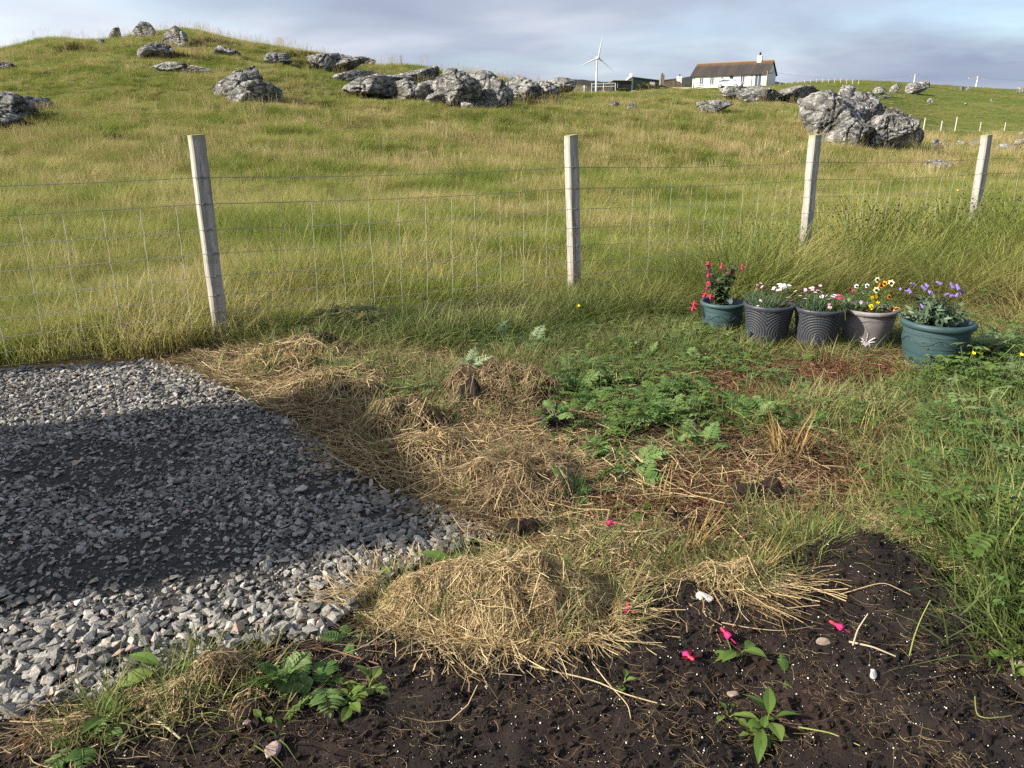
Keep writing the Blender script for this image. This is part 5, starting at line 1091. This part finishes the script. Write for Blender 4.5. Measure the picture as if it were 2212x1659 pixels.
PAN = {'y': pansy(YEL, ORA, .016), 'o': pansy(ORA, DRK, .020), 'c': pansy(CRE, DRK, .021), 'l': pansy(LIL, YEL, .014), 'w': pansy(WIN, DRK, .015), 'p': pansy(PAL, DRK, .014)}
vi = thing('viola_plant', top_of(P4, s4), 'violas in yellow, orange, cream and lilac crowding the mauve pot', 'plant')
b = B()
for _ in range(620):
    a = rg.uniform(0, 6.28); q = .155*rg.uniform(0, 1)**.6; hh = rg.uniform(0, .15)*(1-q*3.2)+.05*(rg.uniform() < .2); leaf(b, (q*math.cos(a), q*math.sin(a), hh), (math.cos(a+rg.normal(0, .6)), math.sin(a+rg.normal(0, .6)), rg.uniform(-.1, .7)), (0, 0, 1.), rg.uniform(.014, .030), rg.uniform(.008, .016), .3, .2, 4, rg.uniform(0, 1))
tag(b.obj('foliage', MAT_PLEAF2, vi, True), kind='stuff'); pts = []
dep4 = vi.location.y*1.04
for (ky, u, v, s_) in (('y', 1886, 652, 1.1), ('y', 1896, 655, 1.1), ('y', 1884, 643, 1.), ('y', 1893, 640, 1.), ('y', 1882, 662, 1.), ('y', 1884, 665, .9), ('o', 1903, 616, 1.1), ('o', 1911, 612, 1.), ('o', 1920, 641, 1.), ('o', 1926, 667, 1.25), ('o', 1936, 668, 1.2), ('c', 1895, 604, 1.), ('c', 1925, 611, 1.1), ('c', 1893, 626, 1.1), ('l', 1833, 647, 1.), ('l', 1850, 652, 1.1), ('l', 1860, 653, 1.1), ('l', 1822, 651, 1.), ('w', 1836, 626, 1.), ('w', 1844, 629, .9), ('p', 1850, 618, 1.2), ('p', 1873, 617, 1.2), ('p', 1866, 630, 1.), ('y', 1881, 660, .8)):
    # the flower stands at its place on a plane through the plant, a little forward for lower ones
    yy = vi.location.y-.05-.06*(v-604)/64+rg.normal(0, .015); w_ = P(u, v, yy)-np.array(vi.location); fa_, ea_ = PAN[ky]
    o = mo('flower', fa_, vi, w_, (rg.normal(-.15, .2), rg.normal(0, .3), rg.normal(-.15, .35)), s_*.95); mo('eye', ea_, o, (0, -.0035, -.002), (math.pi/2, 0, 0)); pts.append(w_)
stalks(vi, pts, MAT_STALK)
# hebe
m = Mt('variegated_leaf', .5, .3); e_ = m.attr('r'); c = m.ramp(e_, [(0, (.045, .080, .050)), (.6, (.085, .13, .080)), (1, (.20, .24, .13))]); m.col(c); m.thin(c, .15); MAT_HEBE = m.m
MAT_RACEME = plain('purple_raceme', (.21, .15, .40), .8)
he = thing('hebe_plant', top_of(P5, s5), 'bushy variegated hebe with purple flower spikes in the largest teal pot', 'plant')
lb_, sb = B(), B(); tips = []
for k in range(60):
    a = rg.uniform(0, 6.28); el = rg.uniform(.25, 1.35); L_ = rg.uniform(.10, .185); d = np.array([math.cos(a)*math.cos(el)*1.15-.10, math.sin(a)*math.cos(el), math.sin(el)]); t = np.linspace(0, 1, 8); p = np.outer(t, d)*L_; p[:, 0] -= .02; p[:, 2] += .02*t*t; tube(sb, p, np.linspace(.0026, .0012, 8), 4); tips.append((p[-1], d))
    for q in range(2, 8):
        for s_ in range(3):
            aa = rg.uniform(0, 6.28); e1 = np.cross(d, (0, 0, 1.)); e1 /= np.linalg.norm(e1)+1e-6; e2 = np.cross(e1, d); leaf(lb_, p[q], d*.75+e1*math.cos(aa)+e2*math.sin(aa), d, rg.uniform(.034, .054), rg.uniform(.012, .017), .05, .3, 5, np.clip(rg.normal(.4, .3), 0, 1), .8)
sb.obj('stems', MAT_STALK, he, True); tag(lb_.obj('foliage', MAT_HEBE, he, True), kind='stuff')
b = B()
for q in range(60):
    a = q*2.4; z = .038*q/60; r_ = .0085*(1-.6*q/60); b.add(ICO[1][0]*.0032+np.array([r_*math.cos(a), r_*math.sin(a), z]), ICO[1][1])
RAC = b.mesh('flower_spike', MAT_RACEME)
for (u, v) in ((1955, 636), (1968, 640), (1945, 630), (2000, 632), (2012, 640), (2006, 626), (2040, 644), (2052, 646), (2066, 648), (2078, 640), (2072, 632), (1995, 671), (2034, 620), (2060, 628), (1975, 622)):
    yy = he.location.y-.06+rg.normal(0, .03); w_ = P(u, v-6, yy)-np.array(he.location); mo('flower_spike', RAC, he, w_, (rg.normal(0, .6), rg.normal(0, 1.1), 0), rg.uniform(.65, .95))
    b = B(); tube(b, [(w_[0]*.6, w_[1]*.6, w_[2]*.55), tuple(w_)], .0012, 3); b.obj('flower_stalk', MAT_STALK, he)
# white bent stems beside the large pot
b = B(); q = np.array([P(u, v, 4.15) for u, v in ((2048, 758), (2064, 735), (2090, 712), (2120, 704), (2150, 712))]); q[-1, 2] = .05
tube(b, q-q[0], .0032, 5); tag(b.obj('stalk', MAT_STALK_W, None, True, q[0]), 'white bent stem arching beside the largest teal pot', 'stalk', 'loose stalks on the soil')

# ================================================================== houses and things far off
rg = np.random.default_rng(55)
WHITE = Mt('white_harling', .9, .1); WHITE.col(WHITE.ramp(WHITE.noise(1.2, 5), [(.3, (.72, .72, .70)), (.7, (.82, .82, .81))])); WHITE.bump(WHITE.noise(30, 3), .3, .01); WHITE = WHITE.m
m = Mt('old_roof', .85, .2); rpz = m.n('ShaderNodeSeparateXYZ'); m.l(m.pos(False), rpz.inputs[0])
st_ = m.noise(1.1, 6, False, None, .7, .2, (1.6, .12, .12)); c = m.ramp(st_, [(.35, (.034, .031, .030)), (.55, (.046, .040, .037)), (.78, (.085, .055, .038))])
tp = m.n('ShaderNodeMapRange'); tp.inputs[1].default_value = 4.25; tp.inputs[2].default_value = 5.2; m.l(m.math('ADD', rpz.outputs[2], m.math('MULTIPLY', m.noise(1.5, 5, False), .8)), tp.inputs[0])
c = m.mix(m.math('MULTIPLY', tp.outputs[0], .75), c, (.20, .105, .035)); m.col(c); MAT_ROOF = m.m
GLASS = plain('window_glass', (.06, .08, .11), .25, .4); FRAME = plain('white_frame', (.55, .55, .54), .5); DARK = plain('dark_opening', (.02, .02, .022), .6); DARKW = plain('black_boarding', (.028, .027, .027), .8, .2, 3, .3)
GREENM = plain('green_sheeting', (.035, .060, .042), .6, .3, 2, .3); STONEW = plain('old_stone', (.20, .18, .16), .9, .1, 3, .4); THATCH = plain('brown_roof', (.075, .058, .040), .95, .1, 2, .4); GUT = plain('dark_gutter', (.04, .04, .042), .5)
def frame_on(u, v, Y, yaw): 
    p = P(u, v, Y); return p, yaw
# white bungalow: local x along the front, y to the back, z up
A = P(1493, 193.5, 146.); Bp = P(1654, 187, 139.); L_ = float(np.hypot(Bp[0]-A[0], Bp[1]-A[1])); yaw = math.atan2(Bp[1]-A[1], Bp[0]-A[0])
hs = thing('bungalow', A, 'long white bungalow with rust stained dark roof on the brow of the hill', 'house', None, (0, 0, yaw)); W_h, EV, RD = 6.4, 2.45, 4.45
b = B(); V = [(0, 0, -1.5), (L_, 0, -1.5), (L_, W_h, -1.5), (0, W_h, -1.5), (0, 0, EV), (L_, 0, EV), (L_, W_h, EV), (0, W_h, EV), (0, W_h/2, RD-.1), (L_, W_h/2, RD-.1)]
b.add(V, [(0, 1, 5, 4), (2, 3, 7, 6), (4, 5, 9, 8), (6, 7, 8, 9)]); b.add(V, [(1, 2, 6, 9, 5), (3, 0, 4, 8, 7)]); b.obj('wall', WHITE, hs)
b = B(); ex, ov = .25, .35; sl = (RD-EV)/(W_h/2)
for s_ in (0, 1):
    y0, y1 = (-ov, W_h/2) if s_ == 0 else (W_h+ov, W_h/2); z0 = EV-ov*sl+.08; z1 = RD+.08
    V = np.array([(-ex, y0, z0), (L_+ex, y0, z0), (L_+ex, y1, z1), (-ex, y1, z1)]); V2 = V-np.array([0, 0, .14]); b.add(np.concatenate([V, V2]), [(0, 1, 2, 3), (7, 6, 5, 4), (0, 4, 5, 1), (1, 5, 6, 2), (3, 7, 4, 0)])
rf = b.obj('roof', MAT_ROOF, hs)
b = B(); tube(b, [(-ex, W_h/2, RD+.1), (L_+ex, W_h/2, RD+.1)], .12, 6); b.obj('ridge', plain('lichened_ridge', (.24, .15, .055), .9), rf)
b = B(); box(b, L_*.80, L_*.80+.75, W_h/2-.35, W_h/2+.35, RD-.5, RD+.95); ch = b.obj('chimney', WHITE, rf)
b = B(); lathe(b, [(.16, 0), (.19, .15), (.14, .55), (.17, .6), (.001, .6)], 10); b.obj('chimney_pot', GUT, rf, True, (L_*.80+.38, W_h/2, RD+.95))
b = B(); tube(b, [(-.2, -.38, EV-.25), (L_+.2, -.38, EV-.25)], .08, 6); b.obj('gutter', GUT, hs)
def opening(name, x, w, z0, z1, pane=GLASS, host=None):
    b = B(); f_ = .09
    for (x0, x1, a, c_) in ((x, x+w, z0, z0+f_), (x, x+w, z1-f_, z1), (x, x+f_, z0+f_, z1-f_), (x+w-f_, x+w, z0+f_, z1-f_), (x+w/2-.04, x+w/2+.04, z0+f_, z1-f_)): box(b, x0, x1, -.06, .04, a, c_)
    o = b.obj(name, FRAME, hs); b = B(); box(b, x+f_*.5, x+w-f_*.5, -.03, -.005, z0+f_*.5, z1-f_*.5); b.obj('pane', pane, o); b = B(); box(b, x-.08, x+w+.08, -.12, 0, z0-.09, z0-.005); b.obj('sill', STONEW, o); return o
k_ = L_/670.
for (x0, x1, z0, z1) in ((70, 112, .75, 1.95), (168, 208, .75, 2.0), (262, 292, 1.25, 1.95), (442, 484, .9, 2.05)): opening('window', x0*k_, (x1-x0)*k_, z0, z1)
opening('patio_door', 568*k_, 62*k_, .02, 2.15)
b = B(); box(b, 345*k_, 380*k_, -.02, .02, .1, 2.05); dr = b.obj('doorway', DARK, hs); b = B(); box(b, 343*k_, 347*k_, -.05, .03, .1, 2.08); b.obj('door_jamb', FRAME, dr)
for x in (-.0, .35, 455*k_+1.7): b = B(); tube(b, [(x+.05, -.06, -.6), (x+.05, -.06, EV-.3)], .05, 6); b.obj('downpipe', GUT, hs)
# white car parked in front
def local(o, x, y, z): return o.matrix_basis@Vector((x, y, z))
pc = P(1575, 190.5, 137.5); gz = pc[2]
car = thing('parked_car', pc, 'white estate car parked in front of the white bungalow', 'car', None, (0, 0, yaw+math.pi)); Wc = .88
CARW = plain('white_car_paint', (.78, .78, .79), .25, .5); b = B()
pf = [(-2.2, .45), (-2.25, .75), (-2.1, .95), (-1.2, 1.02), (-.55, 1.42), (.9, 1.48), (1.7, 1.40), (2.15, 1.0), (2.22, .6), (2.15, .38), (-2.1, .34)]
V = np.array([(x, s_*Wc*(1 if z < 1.05 else .82), z) for s_ in (-1, 1) for x, z in pf]); n = len(pf); b.add(V, [(i, (i+1) % n, n+(i+1) % n, n+i) for i in range(n)]); b.add(V, [tuple(range(n))[::-1], tuple(range(n, 2*n))]); b.obj('body', CARW, car)
for s_ in (-1, 1):
    b = B(); yv = s_*(Wc*.84+.012); Q = np.array([(-1.0, yv+s_*.11, 1.04), (-.5, yv, 1.36), (.85, yv, 1.42), (1.6, yv, 1.34), (1.85, yv+s_*.11, 1.04)]); b.add(Q, [tuple(range(5)) if s_ < 0 else tuple(range(5))[::-1]]); b.obj('side_window', GLASS, car)
    for x in (-1.35, 1.35):
        b = B(); lathe(b, [(.001, -.1), (.33, -.1), (.34, 0), (.33, .1), (.001, .1)], 16); w_ = b.obj('wheel', plain('tyre', (.02, .02, .02), .8), car, True, (x, s_*Wc*.95, .33)); w_.rotation_euler = (math.pi/2, 0, 0); b = B(); lathe(b, [(.001, s_*-.115), (.2, s_*-.115)], 12); b.obj('rim', plain('alloy', (.4, .4, .4), .3), w_)
    b = B(); box(b, -2.24, -2.12, s_*.62-.16, s_*.62+.16, .68, .84); b.obj('headlight', GLASS, car)
b = B(); b.add([(-1.19, -.7, 1.045), (-1.19, .7, 1.045), (-.58, .66, 1.42), (-.58, -.66, 1.42)], [(0, 1, 2, 3)]); b.obj('windscreen', GLASS, car)
# generic shed by pixels: front rectangle at depth Y
def hut(name, u0, u1, vt, vb, Y, mat, roof, label, deep=4., rise=.0, cat='shed', ya=.12, group='outbuildings on the brow'):
    a, c_ = P(u0, vb, Y), P(u1, vb, Y); w = c_[0]-a[0]; h = P(u0, vt, Y)[2]-a[2]; o = thing(name, a, label, cat, group, (0, 0, ya))
    b = B(); V = [(0, 0, -1.2), (w, 0, -1.2), (w, deep, -1.2), (0, deep, -1.2), (0, 0, h), (w, 0, h-rise), (w, deep, h-rise-.3), (0, deep, h-.3)]; b.add(V, [(0, 1, 5, 4), (1, 2, 6, 5), (2, 3, 7, 6), (3, 0, 4, 7)]); b.obj('wall', mat, o)
    b = B(); q = np.array([(-.15, -.2, h+.03), (w+.15, -.2, h-rise+.03), (w+.15, deep+.2, h-rise-.28), (-.15, deep+.2, h-.28)]); b.add(np.concatenate([q, q+np.array([0, 0, .12])]), [(3, 2, 1, 0), (4, 5, 6, 7), (0, 1, 5, 4), (1, 2, 6, 5), (2, 3, 7, 6), (3, 0, 4, 7)]); b.obj('roof', roof, o)
    return o, w, h
sh, w, h = hut('black_shed', 1324, 1365, 175, 193, 150, DARKW, plain('pale_felt', (.20, .19, .17), .9), 'low black shed with an open hatch beside the green metal shed')
b = B(); box(b, w*.25, w*.42, -.03, .02, h*.25, h*.75); b.obj('hatch', DARK, sh); b = B(); box(b, w*.24, w*.25, -.06, .02, h*.2, h*.78); b.obj('hatch_frame', FRAME, sh)
gs, w, h = hut('green_shed', 1366, 1423, 167.5, 192, 156, GREENM, plain('grey_sheet', (.10, .11, .11), .6), 'dark green ribbed metal shed with sloping roof', rise=.55)
for k in range(15): b = B(); box(b, w*(k+.4)/15, w*(k+.4)/15+.05, -.05, .0, -.4, h-.62*(k/15)-.05); b.obj('rib', GREENM, gs)
b = B(); box(b, w*.66, w*.86, -.06, 0, h*.28, h*.62); b.obj('window', FRAME, gs)
ct, w, h = hut('old_cottage', 1439, 1474, 190, 193, 152, STONEW, THATCH, 'old stone cottage with brown roof and two chimneys between shed and bungalow', deep=5., cat='cottage', ya=.1)
b = B(); b.add([(-.2, -.3, .1), (w+.3, -.3, .1), (w+.1, 2.4, 1.75), (0, 2.4, 1.75), (-.2, 5.2, .1), (w+.3, 5.2, .1)], [(0, 1, 2, 3), (5, 4, 3, 2)]); b.add([(-.2, -.3, .1), (0, 2.4, 1.75), (-.2, 5.2, .1)], [(0, 1, 2)]); b.add([(w+.3, -.3, .1), (w+.1, 2.4, 1.75), (w+.3, 5.2, .1)], [(0, 1, 2)]); b.obj('thatch', THATCH, ct)
for (x, m2, hh) in ((-.6, STONEW, 2.7), (w-.25, WHITE, 2.5)):
    b = B(); box(b, x, x+.75, 2., 2.8, -.2, hh); c2 = b.obj('chimney', m2, ct); b = B(); lathe(b, [(.15, 0), (.17, .35), (.001, .35)], 8); b.obj('chimney_pot', GUT, c2, True, (x+.38, 2.4, hh))
p = P(1355, 186, 165); wg = thing('white_gable', p, 'white gable end of a house peeping over the black shed', 'house', 'outbuildings on the brow'); b = B()
V = np.array([(0, 0, -1), (1.4, 0, -1), (1.4, 0, 1.2), (.7, 0, 2.0), (0, 0, 1.2)]); b.add(np.concatenate([V, V+np.array([0, 4., 0])]), [(0, 1, 6, 5), (1, 2, 7, 6), (2, 3, 8, 7), (3, 4, 9, 8), (4, 0, 5, 9)]); b.add(V, [(0, 1, 2, 3, 4)]); b.obj('wall', WHITE, wg); b = B(); box(b, .5, .95, .2, .7, 1.6, 2.5); b.obj('chimney', WHITE, wg)
# turbine
TW = plain('turbine_white', (.50, .51, .53), .5, .3); p = P(1287.5, 200, 400); tz = P(1287.5, 128, 400)[2]-p[2]
tu = thing('wind_turbine', p, 'slim white wind turbine with three blades rising behind the brow', 'wind turbine'); b = B(); tube(b, [(0, 0, -4), (0, 0, tz*.5), (0, 0, tz)], [.6, .46, .32], 14); b.obj('tower', TW, tu, True)
b = B(); tube(b, [(0, 1.6, tz+.5), (0, .3, tz+.55), (0, -1.3, tz+.5)], [.5, .85, .7], 10); b.obj('nacelle', TW, tu, True); b = B(); b.add(ICO[2][0]*.85+np.array([.4, -1.8, tz+.45]), ICO[2][1]); b.obj('hub', plain('grey_hub', (.42, .44, .45), .5), tu, True)
b = B(); t = np.linspace(0, 1, 8); ch_ = np.interp(t, [0, .12, .3, 1], [.35, .7, .6, .14]); V = np.stack([np.stack([-ch_*.5, np.zeros(8), .5+t*10], 1), np.stack([np.zeros(8), -.12*(1-t*.7), .5+t*10], 1), np.stack([ch_*.5, np.zeros(8), .5+t*10], 1), np.stack([np.zeros(8), .12*(1-t*.7), .5+t*10], 1)], 1).reshape(-1, 3); i = np.arange(7)[:, None]*4; j = np.arange(4)[None]; b.add(V, np.stack([i+j, i+(j+1) % 4, i+4+(j+1) % 4, i+4+j], -1).reshape(-1, 4)); BL = b.mesh('blade', TW, True)
for a in (R(9.5), R(128), R(248)): mo('blade', BL, tu, (.4, -1.8, tz+.45), (0, a, 0))
# poles and lines
PW = plain('pole_wood', (.20, .17, .15), .9); PWL = plain('pale_pole', (.58, .58, .57), .7)
tops = []
for (u, vt, vb, Y, arm, mt_, lb) in ((1655, 153, 190, 132, .9, PW, 'dark wooden pole with crossarm at the corner of the bungalow'), (1974.5, 160, 178, 215, 1.2, PWL, 'pale electricity pole just showing over the crest of the far rise'), (2106.5, 165, 198, 165, 2.0, PWL, 'pale electricity pole with the longest crossarm on the far skyline'), (1262, 184, 196, 170, .5, PWL, 'short pale pole by the turbine')):
    p = P(u, vb, Y); hh = P(u, vt, Y)[2]-p[2]; o = thing('electricity_pole', p, lb, 'pole', 'electricity poles', (0, 0, .15)); b = B(); tube(b, [(0, 0, -2.5), (0, 0, hh)], [.17, .13], 8); b.obj('shaft', mt_, o, True)
    b = B(); box(b, -arm, arm, -.06, .06, hh-.45, hh-.27); b.obj('crossarm', mt_, o)
    for s_ in (-.9, 0, .9): b = B(); lathe(b, [(.05, 0), (.07, .1), (.03, .22), (.001, .22)], 8); b.obj('insulator', GUT, o, True, (s_*arm, 0, hh-.27))
    tops.append(p+np.array([0, 0, hh-.1]))
def line(a, c_, sag, lb):
    t = np.linspace(0, 1, 24)[:, None]; q = a*(1-t)+c_*t; q[:, 2] -= sag*4*(t*(1-t))[:, 0]; b = B(); tube(b, q-q[0], .013, 3); tag(b.obj('power_line', GUT, None, False, q[0]), lb, 'wire', 'overhead lines')
line(tops[1], tops[2], 1., 'overhead line between the two pale skyline poles'); line(tops[2], P(2420, 158, 160), 1., 'overhead line running on past the skyline pole'); line(tops[0], tops[1], 1.2, 'overhead line from the bungalow pole over the far rise'); line(P(1200, 180, 175), tops[0], 2.2, 'overhead line from turbine to bungalow'); 
# far fence posts
FPM = plain('far_post', (.46, .44, .40), .8); b = B(); tube(b, [(0, 0, -.2), (0, 0, .6), (0, 0, 1.2)], [.045, .042, .04], 6); FPo = b.mesh('fence_post', FPM)
for k, (u, v) in enumerate([(1684+i*13.2, 188.5-i*1.32+.6*math.sin(i*2)) for i in range(14)]):
    p = P(u, v, 136-k*.3); z = float(H(p[0], p[1])); o = mo('fence_post', FPo, None, (p[0], p[1], min(z, p[2])), None, (1, 1, .65)); tag(o, 'thin pale post of the far fence climbing from the bungalow over the rise', 'fence post', 'posts of the far fence')
for (u, v, s_) in ((1994.5, 283, .9), (2032, 283, .75), (2062.5, 284, 1.1), (2116, 283.5, .9), (2169, 284, .9)):
    p = G(u, v); o = mo('fence_post', FPo, None, p, None, (1, 1, s_*.8)); tag(o, 'short pale post standing in the hollow beyond the massive outcrop', 'fence post', 'posts in the hollow')
# sandy track, rail and bush before the sheds
q = []
for u, v, Y in ((1290, 196, 118), (1360, 196.5, 112), (1430, 196, 110), (1500, 195, 112), (1560, 193, 118), (1620, 190, 124)):
    p = P(u, v, Y); q.append((p[0], p[1], float(H(p[0], p[1]))))
q = np.array(q); t = np.linspace(0, 5, 40); c0 = np.stack([np.interp(t, range(6), q[:, k]) for k in range(3)], 1); V = np.concatenate([c0+np.array([0, -1.4, 0]), c0+np.array([0, 1.4, 0])]); V[:, 2] = H(V[:, 0], V[:, 1])+.28; b = B(); i = np.arange(39); b.add(V, np.stack([i, i+1, i+41, i+40], -1)); tag(b.obj('track', plain('sandy_track', (.42, .36, .26), .95, .1, 1, .2)), 'pale sandy track running up to the bungalow', 'track', None, 'structure')
b = B(); tube(b, [(0, 0, 1.1), (4.4, 0, 1.25)], .05, 5); tube(b, [(0, 0, .6), (4.4, 0, .75)], .05, 5); me1 = b.mesh('rail', PWL)
p = P(1278, 195.5, 148); o = thing('rail_gate', p, 'white rail gate in the grass by the turbine', 'gate'); mo('rail', me1, o)
for x in (0, 2.2, 4.4): b = B(); tube(b, [(x, 0, -.3), (x, 0, 1.3)], .06, 5); b.obj('post', PWL, o)
MAT_BUSH = leafmat('bush_leaf', [(0, (.02, .035, .012)), (.5, (.045, .065, .022)), (1, (.12, .09, .06))], .2, None, .6, .1)
for (u, v, wpx, hpx, lb) in ((1396, 195, 40, 12, 'dark green bush in front of the green shed'), (1428, 195, 22, 9, 'reddish bush beside the cottage chimney'), (1345, 197, 26, 5, 'low dark bush below the black shed')):
    p = P(u, v, 140); w = wpx/FPX*140; h = hpx/FPX*140; n = 900; d = rg.normal(size=(n, 3)); d /= np.linalg.norm(d, axis=1)[:, None]; d[:, 2] = np.abs(d[:, 2]); r_ = rg.uniform(.45, 1, n)**.5*(1+.25*fbm(d[:, 0]*3, d[:, 1]*3, d[:, 2]*3, int(u), 2)); c0 = d*r_[:, None]*np.array([w/2, w/3, h]); s1_ = rg.normal(size=(n, 3))*.10; s2_ = rg.normal(size=(n, 3))*.10
    o = thing('bush', p, lb, 'bush', 'bushes by the sheds'); b = B(); V = np.stack([c0-s1_, c0+s2_, c0+s1_, c0-s2_], 1).reshape(-1, 3); b.add(V, np.arange(n*4).reshape(n, 4), r=np.repeat(rg.uniform(0, 1, n), 4)); tag(b.obj('foliage', MAT_BUSH, o), kind='stuff'); b = B(); tube(b, [(0, 0, -.4), (.05, 0, h*.4), (.2, .1, h*.7)], [.08, .05, .02], 5); b.obj('stem', PW, o)
# tall dark weed on the skyline
p = P(867, 153, 39.5); b = B(); tube(b, [(0, 0, -.2), (.02, 0, .35), (0, 0, .72)], [.02, .015, .006], 5)
for k in range(14): leaf(b, (0, 0, .2+.035*k), (math.cos(k*2.4), math.sin(k*2.4), .5), (0, 0, 1.), .12, .05, .2, .2, 4)
tag(b.obj('thistle', plain('thistle', (.07, .06, .05), .9), None, False, p), 'tall dark thistle standing on the skyline above the cliff', 'weed')
# dark moor behind
us = np.linspace(1080, 1800, 90); m = Mt('moor', .95, .1); m.col(m.ramp(m.noise(.02, 6, True, None, .7), [(.35, (.022, .026, .024)), (.55, (.036, .038, .034)), (.7, (.065, .060, .055))])); b = B(); rows = []
for (f_, Y) in ((0, 760), (.35, 800), (.7, 850), (1., 900), (.6, 1050)):
    vt = np.interp(us, [1080, 1180, 1225, 1270, 1300, 1340, 1400, 1440, 1480, 1510, 1560, 1640, 1690, 1800], [195, 180, 171, 173, 177, 175, 172, 172, 167, 163, 166, 172, 178, 200])+1.2*fbm(us/14, us*0, 0, 8, 3)
    rows.append(np.stack([P(u, 206*(1-f_)+v*f_, Y) for u, v in zip(us, vt)]))
V = np.concatenate(rows); i = np.arange(4)[:, None]*90; j = np.arange(89)[None]; b.add(V, np.stack([i+j, i+j+1, i+91+j, i+90+j], -1).reshape(-1, 4)); tag(b.obj('moorland_hill', m.m, None, True), 'dark heather moor behind the houses', 'hill', None, 'structure')
# unseen timber shed, added out of view to cast the shade over the gravel
s2 = np.array([.953, .303]); n2 = np.array([-.303, .953]); c0 = s2*-4.5+n2*2.95
sd_ = thing('garden_shed', (c0[0], c0[1], float(H(*c0))), 'unseen brown flat roofed timber shed added to cast the shade on the gravel', 'shed', None, (0, 0, math.atan2(.303, .953)))
BRN = plain('brown_boards', (.10, .06, .035), .8, .2, 4, .3); wd, ln, hh = 1.5, 2.2, 2.66
b = B(); V = np.array([(0, -wd/2, 0), (0, wd/2, 0), (0, wd/2, hh), (0, 0, hh+.02), (0, -wd/2, hh)]); V2 = V-np.array([ln, 0, 0]); b.add(np.concatenate([V, V2]), [(0, 1, 6, 5), (1, 2, 7, 6), (4, 0, 5, 9)]); b.add(V, [(0, 1, 2, 3, 4)]); b.add(V2, [(4, 3, 2, 1, 0)]); b.obj('wall', BRN, sd_)
for k in range(16): b = B(); box(b, .002, .02, -wd/2, wd/2, .02+k*hh/16, (k+.85)*hh/16); b.obj('board', BRN, sd_)
b = B()
for s_ in (-1, 1): q = np.array([(.12, 0, hh+.05), (-ln-.12, 0, hh+.05), (-ln-.12, s_*(wd/2+.06), hh+.01), (.12, s_*(wd/2+.06), hh+.01)]); b.add(np.concatenate([q, q+np.array([0, 0, .04])]), [(0, 1, 2, 3), (4, 5, 6, 7), (0, 3, 7, 4), (3, 2, 6, 7), (1, 2, 6, 5)])
b.obj('roof', GUT, sd_)
